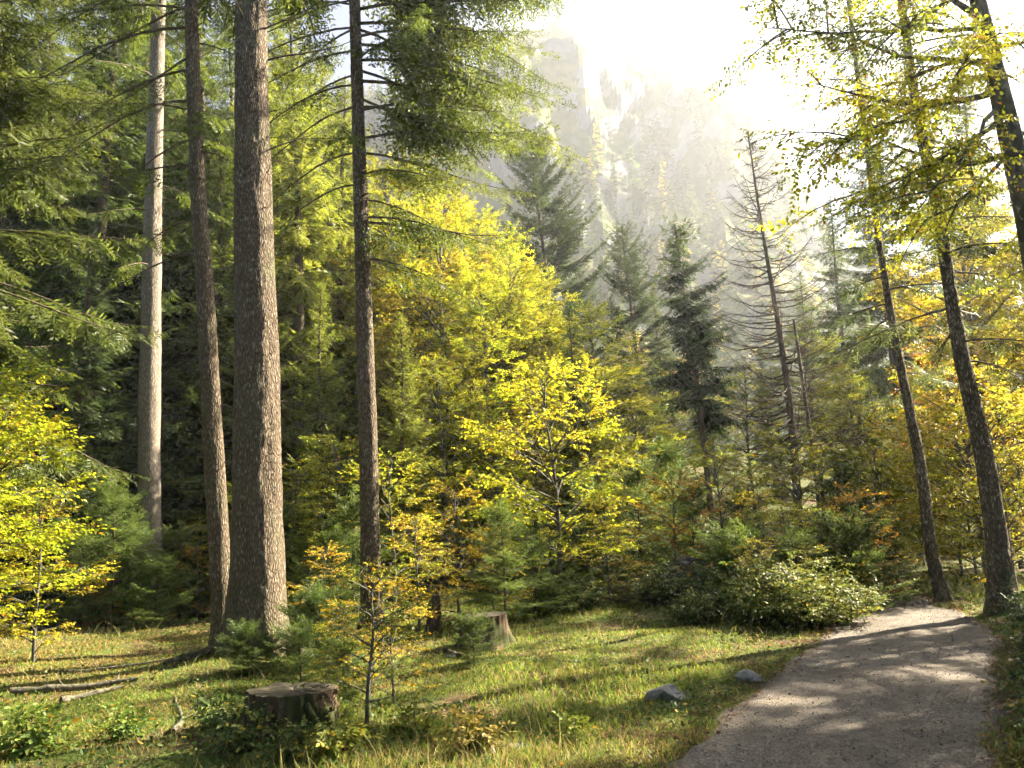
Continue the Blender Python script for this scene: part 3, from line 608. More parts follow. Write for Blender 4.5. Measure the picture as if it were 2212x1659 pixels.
# leaning beech that hangs over the path
TC, aC = hero_trunk('beech_tree', 'leaning dark beech trunk hanging yellow leaf sprays over the path', [(2420, 1440, 74), (2300, 900, 66), (2222, 450, 57), (2177, 280, 49), (2142, 120, 40), (2112, 0, 34)], 6.6, 9.5, 56, 240, .008, .3, mt=M_BARKB, seed=20)
rngc = np.random.default_rng(77)
YEL = (0.37, 0.37, 0.022); GOLD = (0.36, 0.315, 0.02); ORA = (0.44, 0.24, 0.016); YGR = (0.27, 0.285, 0.02)
def leafy_limb(root, at, z, tip, sag, dens, color, r=.02, nside=8, size=.23):
    """a limb from height z on the trunk to the point tip (both from the tree's foot) with leafy side shoots"""
    g = Geo(); c, _ = at(z); s = np.linspace(0, 1, 10)[:, None]
    L = float(np.linalg.norm(tip-c)); P = c+(tip-c)*s+np.array([0, 0, -sag*L])*np.sin(s*math.pi)*(1-s*.3)+rngc.normal(0, .012*L, (10, 3))*s*(1-s)*3
    tube(g, P, r*(1-s[:, 0])+.003, 6)
    d0 = unit(tip-c); sd = unit(np.cross(d0, [0, 0, 1.0])); O, D = [], []
    def shoots(Q, l, q0):
        n = max(3, int(l*dens)); t = rngc.uniform(q0, 1, n); ss = np.linspace(0, 1, len(Q)); o = np.stack([np.interp(t, ss, Q[:, k]) for k in range(3)], -1)
        f = unit(Q[-1]-Q[0]); O.append(o+rngc.normal(0, .03, (n, 3))); dd = f*.6+rngc.normal(0, .7, (n, 3)); dd[:, 2] = dd[:, 2]*.5-.25; D.append(unit(dd))
    shoots(P, L, .3)
    for j in range(nside):
        q = rngc.uniform(.25, .98); b = np.array([np.interp(q, s[:, 0], P[:, k]) for k in range(3)]); l2 = L*rngc.uniform(.2, .42); t = np.linspace(0, 1, 5)[:, None]
        d2 = unit(d0*.6+sd*rngc.uniform(-1, 1)+np.array([0, 0, rngc.uniform(-.5, .55)])); Q = b+d2*l2*t+np.array([0, 0, -.3*l2])*t**2
        tube(g, Q, .007*(1-t[:, 0])+.002, 4); shoots(Q, l2, .1)
    O = np.concatenate(O); D = np.concatenate(D); pk = rngc.integers(0, 4, len(O)); up_ = np.array([[0, 0, 1.0]])+rngc.normal(0, .5, (len(O), 3)); br = rngc.random()
    for k in range(4):
        m_ = pk == k
        if m_.any():
            V, T, R = place(LSPRAY[k][0], LSPRAY[k][1], D[m_], up_[m_], O[m_], size*rngc.uniform(.6, 1.15, m_.sum()), LSPRAY[k][2], np.clip(br*.5+rngc.random(m_.sum())*.5, 0, 1)); g.tris(V, T, R, 1)
    o = g.obj('bough', [M_BARKB, M_LEAF], root); o.color = (*color, 1)
oC = np.array(TC.location)
for y, (tx, ty, tY), sg, r in ((325, (1880, 290, 6.4), .16, .03), (195, (1760, 180, 6.2), .10, .03), (130, (1780, 60, 6.6), .08, .028), (40, (1880, -120, 6.8), .0, .03), (150, (1760, 330, 5.9), .02, .022), (250, (1820, 430, 6.1), .05, .022), (60, (1640, 60, 6.3), .02, .02),
                           (210, (2000, 420, 5.6), .05, .02), (320, (1960, 500, 6.9), .1, .018), (-60, (1720, -60, 6.5), .0, .025), (20, (2060, 170, 5.4), .05, .02), (280, (2330, 300, 6.8), .05, .02), (100, (2330, 60, 6.4), .05, .02), (360, (2250, 620, 7.4), .1, .018), (90, (1820, 200, 7.4), .08, .022), (-40, (1900, 90, 5.8), .02, .022), (0, (2000, -60, 6.3), 0, .02)):
    leafy_limb(TC, aC, zpix(6.6, y, 2180)-oC[2], at_depth(tx, ty, tY)-oC, sg, 28, (0.52, 0.48, 0.025) if rngc.random() < .7 else YGR, r)

# bare dead conifer
TD, aD = hero_trunk('dead_tree', 'bare leafless conifer with upswept grey twigs against the haze', [(1731, 1200, 22), (1729, 1172, 20), (1714, 948, 17), (1697, 799, 14.5), (1679, 687, 12), (1660, 575, 9), (1636, 429, 6), (1622, 330, 3)], 24, zpix(24, 284, 1617), 24, 160, .012, .3, mt=M_BARKD, seed=23, group=None)
ztop = zpix(24, 284, 1617)-TD.location.z
rngd = np.random.default_rng(33)
for i in range(170):
    t = i/169; z = 3.4+(ztop-3.5-.1)*t**.92; c, r = aD(z); az = rngd.uniform(0, 6.283); L = (3.0*(1-t)**.8+.15)*rngd.uniform(.55, 1.12); g = Geo()
    s = np.linspace(0, 1, 9); rr = L*s; e = rad(-14+20*t+rngd.normal(0, 9)); zz_ = L*(math.tan(e)*s+.5*s**2.4); a = az+rngd.normal(0, .12)*s**2
    P = c+np.stack([np.sin(a)*rr, np.cos(a)*rr, zz_], -1)+rngd.normal(0, .008*L, (9, 3))
    tube(g, P, (.007+.007*L)*(1-s)+.005, 4)
    for j in range(int(3+L*5)):
        q = rngd.uniform(.15, .98); b = np.array([np.interp(q, s, P[:, k]) for k in range(3)]); l2 = rngd.uniform(.12, .5)*(.4+L*.25); a_ = az+rngd.choice([-1, 1])*rngd.uniform(.4, 1.1); tt = np.linspace(0, 1, 4)[:, None]
        tube(g, b+np.array([math.sin(a_), math.cos(a_), rngd.uniform(-.6, .3)])*l2*tt, .006*(1-tt[:, 0])+.004, 3)
    g.obj('branch', M_BARKD, TD)

# dark spruce beside it
TE, aE = hero_trunk('spruce_tree', 'dark green pointed spruce with a bare lower stem beside the dead tree', [(1552, 1215, 14), (1539, 1135, 13.5), (1516, 911, 13), (1494, 743, 11), (1476, 620, 7), (1462, 520, 3)], 24, zpix(24, 485, 1457), 24, 140, .01, .3, seed=29)
zt = zpix(24, 485, 1457)-TE.location.z; g = Geo(); l = Geo(); z = 4.6
while z < zt-.1:
    t = (z-4.6)/(zt-4.6); c, r = aE(z); bough(rng, 1.6*(1-t)**.75*rng.uniform(.65, 1.2)+.22, rad(-5+40*t), .35*(1-t*.6), .15, rng.uniform(0, 6.283), 0, c, .75, .10, .08, SPRAYM, .62, g, l, sides=3); z += rng.uniform(.045, .10)*(1-.45*t)
for i in range(14):
    c, r = aE(rng.uniform(2, 4.6)); bough(rng, rng.uniform(.5, 1.2), rad(-15), .3, .05, rng.uniform(0, 6.283), 0, c, wood=g, r0=.012)
g.obj('limbs', M_TWIG, TE); o = l.obj('crown', M_NEEDLE, TE); o.color = (.05, .072, .02, 1)
hero_trunk('dead_tree', 'thin dark pole of a tree just right of the bare dead conifer', [(1780, 1200, 13), (1776, 1154, 12), (1763, 1023, 10), (1752, 948, 9), (1725, 762, 7)], 22.5, zpix(22.5, 690, 1715), 16, 80, .008, .3, mt=M_BARKD, seed=31)

# ================================================================== trees behind
R_ = np.random.default_rng(404)
def base_at(px, Y): x = at_depth(px, 1180, Y)[0]; return on_ground(x, Y, -0.05)
def jit(c, a=.15):
    k = R_.uniform(1-a, 1+a); return (float(c[0]*k*R_.uniform(.96, 1.04)), float(c[1]*k*R_.uniform(.96, 1.04)), float(c[2]*k))
def stand(P, name, label, cat, px, Y, sc, color, group=None, wide=1.0):
    return P.put(name, label, cat, base_at(px, Y), R_.uniform(0, 6.283), (sc*wide, sc*wide, sc), jit(color), group)
CT, BT = 'conifer', 'beech'
# big shading spruce at the edge of the frame and the dark stand behind the trunks
EDGE = CP(15, 19, 3.2, 4.5, 7.5, .4, .18, .85, .15, .25, SPRAY, shape=.7, s0=.2, tw=.55)
EDGE.put('spruce_tree', 'dark broad spruce whose boughs fill the top corner over the yellow beech', CT, on_ground(-10.2, 14.0), .6, 1.0, (.085, .105, .018))
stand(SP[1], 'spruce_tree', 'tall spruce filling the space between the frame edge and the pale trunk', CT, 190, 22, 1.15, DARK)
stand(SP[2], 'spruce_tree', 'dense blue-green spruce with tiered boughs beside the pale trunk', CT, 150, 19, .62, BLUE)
GL = 'dark conifers massed behind the tall trunks'
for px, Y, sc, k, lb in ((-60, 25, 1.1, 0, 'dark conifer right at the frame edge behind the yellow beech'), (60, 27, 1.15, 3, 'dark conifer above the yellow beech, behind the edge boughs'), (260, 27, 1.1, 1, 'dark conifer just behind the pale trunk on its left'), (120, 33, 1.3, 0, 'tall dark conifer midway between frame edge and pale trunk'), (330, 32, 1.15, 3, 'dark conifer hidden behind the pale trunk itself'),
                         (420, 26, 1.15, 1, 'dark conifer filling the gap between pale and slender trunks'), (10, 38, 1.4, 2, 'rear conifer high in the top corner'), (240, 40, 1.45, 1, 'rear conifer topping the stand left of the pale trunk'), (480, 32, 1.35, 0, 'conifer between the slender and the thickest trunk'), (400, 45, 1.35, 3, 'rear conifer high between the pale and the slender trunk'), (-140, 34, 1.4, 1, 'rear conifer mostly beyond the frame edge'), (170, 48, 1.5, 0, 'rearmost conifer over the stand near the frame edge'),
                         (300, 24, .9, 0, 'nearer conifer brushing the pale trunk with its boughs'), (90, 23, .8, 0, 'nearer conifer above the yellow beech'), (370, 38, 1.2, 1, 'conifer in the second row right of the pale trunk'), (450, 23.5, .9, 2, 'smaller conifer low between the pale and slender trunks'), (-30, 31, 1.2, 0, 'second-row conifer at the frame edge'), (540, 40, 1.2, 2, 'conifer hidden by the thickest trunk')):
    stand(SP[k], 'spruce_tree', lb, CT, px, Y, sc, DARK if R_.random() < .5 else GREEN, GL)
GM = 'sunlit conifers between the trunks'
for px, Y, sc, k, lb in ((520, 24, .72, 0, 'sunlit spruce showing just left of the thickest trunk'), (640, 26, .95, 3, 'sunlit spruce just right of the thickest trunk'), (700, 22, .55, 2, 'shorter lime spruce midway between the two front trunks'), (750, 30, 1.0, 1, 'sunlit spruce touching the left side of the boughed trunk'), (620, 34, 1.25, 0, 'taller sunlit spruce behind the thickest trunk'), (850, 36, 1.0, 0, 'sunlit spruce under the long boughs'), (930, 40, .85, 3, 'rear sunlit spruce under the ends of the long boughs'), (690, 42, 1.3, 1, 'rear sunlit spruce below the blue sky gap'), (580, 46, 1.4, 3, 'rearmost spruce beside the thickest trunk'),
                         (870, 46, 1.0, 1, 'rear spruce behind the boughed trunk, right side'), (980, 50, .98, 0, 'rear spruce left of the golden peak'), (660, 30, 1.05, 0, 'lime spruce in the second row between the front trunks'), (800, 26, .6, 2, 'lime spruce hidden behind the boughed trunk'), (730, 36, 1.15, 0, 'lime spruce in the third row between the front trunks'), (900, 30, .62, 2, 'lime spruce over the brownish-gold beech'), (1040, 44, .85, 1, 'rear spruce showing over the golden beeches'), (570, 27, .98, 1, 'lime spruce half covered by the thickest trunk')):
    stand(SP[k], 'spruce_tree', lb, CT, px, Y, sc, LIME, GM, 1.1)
stand(SP[2], 'spruce_tree', 'small bright spruce with drooping sprays right of the boughed trunk', CT, 870, 18.5, .42, LIME)
# pines
stand(PINE[0], 'pine_tree', 'tall round-topped pine above the golden beeches, against the mountain', 'pine', 1210, 38, 1.15, (.042, .056, .018))
stand(PINE[1], 'pine_tree', 'smaller pine just left of the dark pointed spruce', 'pine', 1405, 34, .9, (.04, .056, .02))
stand(PINE[1], 'pine_tree', 'short pine tucked behind the tall round-topped one', 'pine', 1275, 52, .95, (.06, .08, .03))
# golden beeches in the middle
for px, Y, sc, k, c, lb in ((1110, 26, .80, 0, YEL, 'tall golden beech forming the peak of the yellow mass'), (985, 27, .92, 2, GOLD, 'broad amber beech behind the boughed spruce trunk'), (1225, 27, .76, 1, YEL, 'yellow beech on the falling right edge of the golden mass'), (1310, 27, .62, 2, YEL, 'yellow beech lower down the falling edge of the golden mass'),
                            (1390, 28, .53, 0, YEL, 'small yellow beech at the low right end of the golden mass'), (890, 25, .72, 1, GOLD, 'brownish-gold beech just right of the boughed spruce trunk'), (1075, 20, .44, 1, YGR, 'half-green beech under the golden peak, behind the flat stump'), (850, 31, 1.12, 2, YGR, 'big yellow-green beech above the boughed trunk base'), (690, 33, 1.2, 0, YGR, 'big yellow-green beech between the thickest and the boughed trunk'),
                            (1060, 32, .98, 2, YGR, 'rearmost golden beech reaching up to the tall pine'), (960, 20, .44, 0, YGR, 'low green-gold beech behind the small yellow sapling'), (1290, 22, .36, 0, YGR, 'low green beech in shade right of the bright young beech'), (1160, 22, .52, 1, GOLD, 'amber beech straight above the bright young beech'), (1020, 23, .55, 1, YEL, 'yellow beech low between the boughed trunk and the bright young beech'), (760, 26, .6, 1, YGR, 'green beech low behind the boughed trunk'), (1150, 29, .78, 2, YEL, 'yellow beech filling the middle of the golden mass'), (940, 31, 1.0, 0, YEL, 'yellow beech under the ends of the long boughs'), (1340, 24, .40, 1, YGR, 'green-yellow beech low right of the golden mass'), (1060, 24, .66, 2, YEL, 'yellow beech left of the golden peak'), (1190, 25, .62, 0, YGR, 'yellow-green beech right below the golden peak'), (1450, 27, .34, 1, YEL, 'small yellow beech left of the pointed spruce stem')):
    stand(BEECH[k], 'beech_tree', lb, BT, px, Y, sc, c)
stand(SP[2], 'spruce_tree', 'slim dark young spruce standing inside the golden beeches', CT, 1255, 22.5, .5, BLUE, wide=.75)
# right half
for px, Y, sc, k, c, lb in ((1480, 30, .42, 2, YGR, 'low mixed-green beech under the dark pointed spruce'), (1640, 31, .52, 0, YGR, 'green beech behind the dead conifer, left side'), (1600, 27, .30, 1, YEL, 'small yellow beech between the pointed spruce and the dead conifer'),
                            (1790, 30, .58, 2, YGR, 'green-yellow beech behind the thin dark pole'), (1880, 26, .46, 0, YGR, 'green beech behind the bushes where the path bends'), (2150, 20, .72, 2, GOLD, 'orange-gold beech behind the thicker leaning spruce'),
                            (2330, 19, .6, 0, YEL, 'yellow-gold beech at the frame edge behind the leaning spruces'), (2080, 24, .70, 1, ORA, 'orange beech between the two leaning spruces'), (2330, 31, .85, 2, GOLD, 'tall gold beech far right behind the orange one'), (1960, 29, .45, 1, GOLD, 'dim amber beech at the end of the path')):
    stand(BEECH[k], 'beech_tree', lb, BT, px, Y, sc, c)
for px, Y, sc, k, c, lb in ((1880, 38, .86, 0, BLUE, 'hazy spruce behind the thin leaning tree'), (1990, 33, .95, 3, GREEN, 'tall hazy spruce rising between the leaning spruces'), (2120, 36, 1.15, 1, GREEN, 'tall hazy spruce behind the thicker leaning spruce'), (2230, 30, 1.05, 0, GREEN, 'tall spruce at the frame edge behind the leaning beech'), (1790, 44, .62, 1, GREEN, 'short hazy spruce between the dead conifer and the thin leaning tree'),
                            (1690, 42, .50, 2, BLUE, 'low hazy spruce seen through the twigs of the dead conifer'), (1560, 46, .60, 1, BLUE, 'hazy spruce left of the dead conifer'), (1460, 52, .72, 0, GREEN, 'hazy spruce behind the dark pointed spruce'), (1930, 24, .34, 2, DARK, 'dark young spruce in shade beside the far end of the path'), (1340, 47, .62, 2, GREEN, 'hazy spruce filling the gap below the two pines'), (1420, 36, .36, 2, GREEN, 'small green spruce below the smaller pine')):
    stand(SP[k], 'spruce_tree', lb, CT, px, Y, sc, c)
# trees out of the frame on the sunny side: they dapple the path
for x, y, P, sc, c, lb in ((9.6, 7.6, BEECH[0], .68, YEL, 'yellow beech just outside the frame beside the path'), (12.5, 4.5, SP[3], .8, GREEN, 'spruce outside the frame on the sunny side of the path'), (8.6, 3.4, BEECH[1], .7, GOLD, 'gold beech outside the frame near the viewer'), (11.2, 10.6, SP[3], .58, GREEN, 'spruce outside the frame behind the bramble bank'), (10.8, 12.6, SP[3], .52, GREEN, 'tall spruce outside the frame beyond the path bend'), (19, 14, SP[0], .7, GREEN, 'broad spruce outside the frame far to the side'), (15.5, 8.5, BEECH[2], .7, YEL, 'tall yellow beech outside the frame far to the side')):
    P.put('beech_tree' if P in BEECH else 'spruce_tree', lb, BT if P in BEECH else CT, on_ground(x, y), R_.uniform(0, 6), sc, c)

# unseen spruces added behind and beside the viewer to hold back sky light
for i, (x, y, k, sc) in enumerate(((-6, -5, 0, .9), (-1.5, -8, 1, .9), (4, -6, 3, .85), (-11, -3, 1, 1.0), (-14, 4, 0, 1.0), (-10, 6.5, 2, .7), (9, -9, 0, 1.0), (-5, -13, 1, 1.1), (1, -15, 0, 1.1), (-17, -9, 3, 1.1), (-20, 0, 1, 1.1), (7, -15, 1, 1.1), (13, -4, 0, .9), (-19, 9, 0, 1.1), (-9, -9, 3, .9), (16, -12, 0, 1.1))):
    SP[k].put('spruce_tree', 'unseen green spruce added around the viewer to block sky light', CT, on_ground(x, y), i*1.7, sc, GREEN, 'unseen spruces added to block sky light')
# far individual trees at the foot of the mountain
for px, Y, sc, k, c, lb in ((1310, 105, .95, 1, GREEN, 'pale hazy spruce above the smaller pine'), (1265, 120, 1.2, 0, GREEN, 'tallest pale hazy spruce beside the round-topped pine'), (1350, 130, 1.0, 3, GREEN, 'faint slim spruce on the mountain foot above the pines'), (1440, 115, .75, 1, LIME, 'pale hazy spruce just over the tip of the pointed spruce'), (1500, 125, .8, 0, GREEN, 'faint spruce on the slope left of the dead conifer'),
                            (1560, 140, .75, 3, GREEN, 'very faint spruce behind the dead conifer tip'), (1230, 140, 1.35, 1, GREEN, 'faint high spruce on the slope right of the green boughs')):
    SP[k].put('spruce_tree', lb, CT, base_at(px, Y)+[0, 0, 5], R_.uniform(0, 6), sc, c)
for px, Y, sc, k, lb in ((1385, 112, 1.15, 0, 'hazy yellow tree glowing on the mountain foot'), (1470, 108, .9, 1, 'smaller hazy yellow tree left of the dead conifer'), (1540, 118, 1.0, 2, 'hazy pale-gold tree nearest the dead conifer top')):
    BEECH[k].put('beech_tree', lb, BT, base_at(px, Y)+[0, 0, 5], R_.uniform(0, 6), sc, (.5, .38, .05))

# the wood on the mountain: one far mass
def far_tree(seed, n=40):
    rg = np.random.default_rng(seed); t = np.linspace(0, .97, n)**.9; a = rg.uniform(0, 6.283, n); L = (2.5*(1-t)**.85+.35)*rg.uniform(.7, 1.2, n)
    P = np.stack([0*t, 0*t, .8+12*t], -1); D = unit(np.stack([np.sin(a), np.cos(a), -.45+.7*t], -1)); return rhombs(P, D, L, L*.55+.25, unit(np.array([[0, 0, 1.0]])+rg.normal(0, .35, (n, 3))), rg.random(n), .6)
LOW = [far_tree(90+i) for i in range(2)]
g = Geo(); rq = np.random.default_rng(9); nT = 2300
az = rq.uniform(-.75, .72, nT*3); vv = rq.uniform(.03, 1.0, nT*3)**.8
X, Y, Z = mount(az, vv); X2, Y2, Z2 = mount(az, vv+.01); sl_ = (Z2-Z)/(np.hypot(X2-X, Y2-Y)+1e-6)
ok = (sl_ < 5) & (noise2(X, Y, .03, 50) > .3); idx = np.nonzero(ok)[0][:nT]
for k in range(2):
    W_ = idx[k::2]; pw, pt, _ = LOW[k]; s_ = rq.uniform(.45, 1.15, len(W_)); a = rq.uniform(0, 6.283, len(W_))
    V, T, R = place(pw, pt, np.stack([np.cos(a), np.sin(a), 0*a], -1), np.tile([0, 0, 1.0], (len(W_), 1)), np.stack([X[W_], Y[W_], Z[W_]-.6], -1), s_, None, rq.random(len(W_)))
    g.tris(V, T, R)
mm = leaf_mat('far_foliage', .3, .6, .2, .7, 1.3, .04, (.26, .22, .03), .86)
o = g.obj('mountain_forest', mm); o.color = (.06, .085, .02, 1)
tag(o, 'faint mixed wood on the hazy mountain slopes', 'forest', kind='stuff')

# ================================================================== young growth
# bright leaves at the left edge
for x, y, k, sc, c, lb in ((-7.5, 10.6, 0, .95, (.41, .43, .02), 'bright yellow young beech at the edge of the meadow'), (-9.3, 13.6, 0, 1.0, (.42, .43, .02), 'lemon-yellow young beech behind the one on the meadow edge'), (-8.3, 10.3, 3, .55, (.45, .44, .02), 'leafy low yellow-green beech at the frame edge in front of the meadow beech'), (-8.0, 11.5, 2, 1.25, (.47, .45, .02), 'bushy yellow seedling under the meadow beech'), (-6.9, 11.6, 2, 1.0, (.50, .42, .03), 'low yellow beech seedling on the meadow edge')):
    YOUNG[k].put('young_beech', lb, BT, on_ground(x, y), R_.uniform(0, 6), sc, c)
for px, Y, k, sc, c, lb in ((1205, 15.5, 0, 1.02, (.44, .43, .02), 'brightest yellow young beech in the middle, behind the grass'), (985, 14.0, 1, .78, (.50, .38, .02), 'small yellow beech sapling behind the broken stump'), (1310, 15.2, 2, .9, (.42, .36, .04), 'pale bushy sapling at the grass edge beside the dark bush'), (850, 17, 1, 1.0, YEL, 'yellow sapling showing behind the boughed trunk'),
                            (1060, 13.2, 2, .7, (.44, .34, .02), 'little yellow-green sapling over the flat stump'), (700, 17.5, 3, .5, YGR, 'green-yellow sapling between the two front spruces'), (900, 12.4, 2, .8, (.46, .36, .03), 'tiny yellow sapling beside the broken stump'),
                            (1460, 16.5, 1, .8, ORA, 'orange-tinged sapling behind the small shrub'), (1650, 15.5, 2, .9, GOLD, 'gold sapling behind the bramble bushes'), (1850, 14.2, 1, .62, ORA, 'orange-leaved sapling above the bramble bushes by the path'), (1560, 17, 1, .95, YGR, 'green sapling in front of the pointed spruce stem'),
                            (1700, 14.2, 1, .55, YEL, 'yellow-green sapling rising from the middle of the bramble bank'), (1780, 13.6, 2, .75, YGR, 'small green sapling sticking out of the bramble bank'), (1880, 13.8, 2, .7, (.46, .38, .03), 'pale yellow sapling over the bramble bush at the path bend'), (1745, 12.3, 2, .5, YGR, 'tiny green sapling poking out of the front of the bramble bank'), (1640, 12.6, 2, .55, (.42, .36, .03), 'tiny yellow sapling between the round shrub and the bramble bank'), (1735, 17.5, 3, .8, YGR, 'green sapling at the foot of the dead conifer'), (1905, 17, 0, .62, YGR, 'green young beech arching toward the path'), (2100, 17, 3, .75, GOLD, 'gold young beech between the leaning trunks'), (2225, 14.5, 1, .8, GOLD, 'gold sapling at the foot of the thicker leaning spruce'), (1380, 19.5, 3, .72, YGR, 'shaded green young beech at the back of the grass'),
                            (640, 18.5, 3, .75, YGR, 'bright green-yellow sapling just right of the thickest trunk'), (735, 19, 3, .9, (.34, .36, .02), 'yellow-green young beech deep between the two front spruces'), (520, 19, 1, .9, YGR, 'green sapling seen between the slender and thickest trunks'), (430, 17.2, 2, .7, ORA, 'small orange seedling below the slender spruce'), (235, 16.8, 2, .45, ORA, 'tiny orange seedling at the back of the meadow'), (2120, 15.5, 0, .95, GOLD, 'full gold young beech right of the thin leaning spruce'), (2070, 18, 3, .8, GOLD, 'gold young beech in the gap between the leaning trunks, farther back'), (2200, 19, 0, 1.2, (.45, .33, .02), 'larger amber young beech near the frame edge'), (2180, 15, 0, .8, YEL, 'yellow young beech behind the thicker leaning spruce'), (1990, 21, 3, .8, YGR, 'shaded young beech beyond the path bend')):
    YOUNG[k].put('young_beech', lb, BT, base_at(px, Y), R_.uniform(0, 6), sc, jit(c))
FG = (.11, .15, .028)
for px, Y, k, sc, lb in ((245, 16.8, 0, 1.15, 'young fir with a tall pale leader in front of the pale trunk'), (285, 17.6, 1, 1.0, 'shorter young fir just left of the pale trunk'), (390, 17.5, 1, .95, 'low young fir right of the pale trunk'), (180, 17.4, 1, .9, 'bushy young fir between the yellow beech and the tall fir'), (340, 16.2, 2, 1.2, 'small fir directly below the pale trunk'),
                        (725, 14.8, 0, .65, 'young fir with a thin leader between the two front spruces'), (762, 15.6, 1, 1.1, 'bushy young fir touching the boughed trunk'), (665, 15.4, 1, .65, 'young fir just right of the thickest trunk'), (1085, 12.6, 0, .72, 'pale young spruce with a bare leader behind the flat stump'), (1150, 13.8, 1, .75, 'broad low fir right of the flat stump'),
                        (1500, 17.5, 0, .9, 'young fir behind the small shrub'), (1720, 13.0, 2, 1.1, 'small fir rising out of the bramble bank'), (1590, 13.2, 2, 1.2, 'small fir beside the small round shrub'), (1850, 13.2, 2, 1.3, 'small fir at the back of the bramble bank near the path'), (1600, 16.5, 0, .8, 'young fir behind the bramble bushes'), (1385, 18.2, 0, 1.1, 'young fir in the shade at the back of the grass'), (1440, 20, 0, 1.3, 'taller shaded fir left of the pointed spruce stem'), (1820, 17, 0, .95, 'young fir among the saplings by the path bend'), (590, 17.5, 1, 1.1, 'shaded fir behind the thickest trunk'), (1270, 18.5, 0, 1.0, 'fir half hidden behind the bright young beech')):
    FIR[k].put('young_fir', lb, 'fir sapling', base_at(px, Y), R_.uniform(0, 6), sc, jit(FG))
for px, py, k, sc, lb in ((525, 1475, 2, .5, 'little fir seedling at the foot of the thickest trunk'), (575, 1465, 2, .36, 'smallest fir seedling in front of the thickest trunk'), (650, 1490, 2, .6, 'light green fir seedling behind the big stump'), (690, 1450, 2, .8, 'thin fir seedling right of the thickest trunk'), (1025, 1440, 2, .5, 'small fir seedling in front of the flat stump'), (745, 1500, 2, .5, 'thin fir seedling between the big stump and the crooked sapling')):
    q = ground_at(px, py); FIR[k].put('young_fir', lb, 'fir sapling', on_ground(q[0], q[1]), R_.uniform(0, 6), sc, jit((.085, .12, .025)))
# the sapling in front, with amber beech behind
q = ground_at(793, 1585)
SAP = BP(56, 1.2, .12, .36, 20, 16, .017, size=.2, asc=.9, shape='col', lean=(.06, 0))
SAP.put('young_beech', 'thin green-gold sapling with a crooked dark stem beside the big stump', BT, on_ground(q[0], q[1]), .4, .92, (.15, .165, .02))
for px, py, k, sc, c, lb in ((742, 1490, 2, .42, (.46, .36, .02), 'amber beech seedling behind the crooked sapling'), (850, 1510, 2, .52, (.46, .33, .025), 'yellow-brown beech seedling right of the crooked sapling'), (700, 1400, 2, .62, (.48, .35, .03), 'thin yellow seedling with bare stem beside the thickest trunk')):
    q = ground_at(px, py); YOUNG[k].put('young_beech', lb, BT, on_ground(q[0], q[1]), R_.uniform(0, 6), sc, c)
# bushes left of the path
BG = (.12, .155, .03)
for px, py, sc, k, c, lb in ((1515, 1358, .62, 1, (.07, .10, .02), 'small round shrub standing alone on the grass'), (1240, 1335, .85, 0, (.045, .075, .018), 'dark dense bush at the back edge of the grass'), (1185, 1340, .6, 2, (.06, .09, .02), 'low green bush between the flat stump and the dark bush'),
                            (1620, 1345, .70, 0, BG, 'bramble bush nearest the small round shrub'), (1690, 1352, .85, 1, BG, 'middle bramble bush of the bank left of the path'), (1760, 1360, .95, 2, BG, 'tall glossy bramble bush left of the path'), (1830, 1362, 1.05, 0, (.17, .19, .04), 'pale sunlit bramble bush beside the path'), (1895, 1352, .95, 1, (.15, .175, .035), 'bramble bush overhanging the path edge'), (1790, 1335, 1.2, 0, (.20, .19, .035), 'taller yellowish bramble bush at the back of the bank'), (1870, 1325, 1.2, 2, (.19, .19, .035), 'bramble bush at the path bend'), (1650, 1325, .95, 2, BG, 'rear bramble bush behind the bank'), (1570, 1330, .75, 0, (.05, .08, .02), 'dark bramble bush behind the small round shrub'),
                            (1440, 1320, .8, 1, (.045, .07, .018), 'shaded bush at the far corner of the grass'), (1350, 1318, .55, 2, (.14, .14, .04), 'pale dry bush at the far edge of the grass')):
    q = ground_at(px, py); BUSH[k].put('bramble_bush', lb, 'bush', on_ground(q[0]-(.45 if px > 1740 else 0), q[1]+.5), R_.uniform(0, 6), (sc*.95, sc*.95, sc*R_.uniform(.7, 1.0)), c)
# bank right of the path
for i, (dd, s_, ds, lb) in enumerate(((4.3, .45, .45, 'bramble bush at the bottom corner right of the path'), (5.2, .5, .5, 'bramble bush just above the bottom corner, right of the path'), (6.1, .5, .45, 'leafy bramble bush halfway along the right path edge'), (7.0, .55, .55, 'bramble bush before the shaded stretch right of the path'), (7.9, .55, .5, 'bramble bush beside the shaded stretch of path'), (8.9, .6, .55, 'bramble bush at the far end of the right bank'), (9.8, .6, .5, 'bramble bush in front of the leaning spruce foot'), (5.6, .75, 1.1, 'taller bramble bush behind the right path edge'), (7.4, .8, 1.2, 'taller bramble bush on top of the right bank'), (4.6, .8, 1.2, 'bramble bush on the bank nearest the viewer'))):
    i_ = int(np.argmin(np.abs(PF[:, 1]-dd))); q = PF[i_]+nr[i_]*(PHW+ds); BUSH[i % 3].put('bramble_bush', lb, 'bush', on_ground(q[0], q[1], -.05), R_.uniform(0, 6), (s_, s_, s_*.95), jit((.05, .085, .02)))

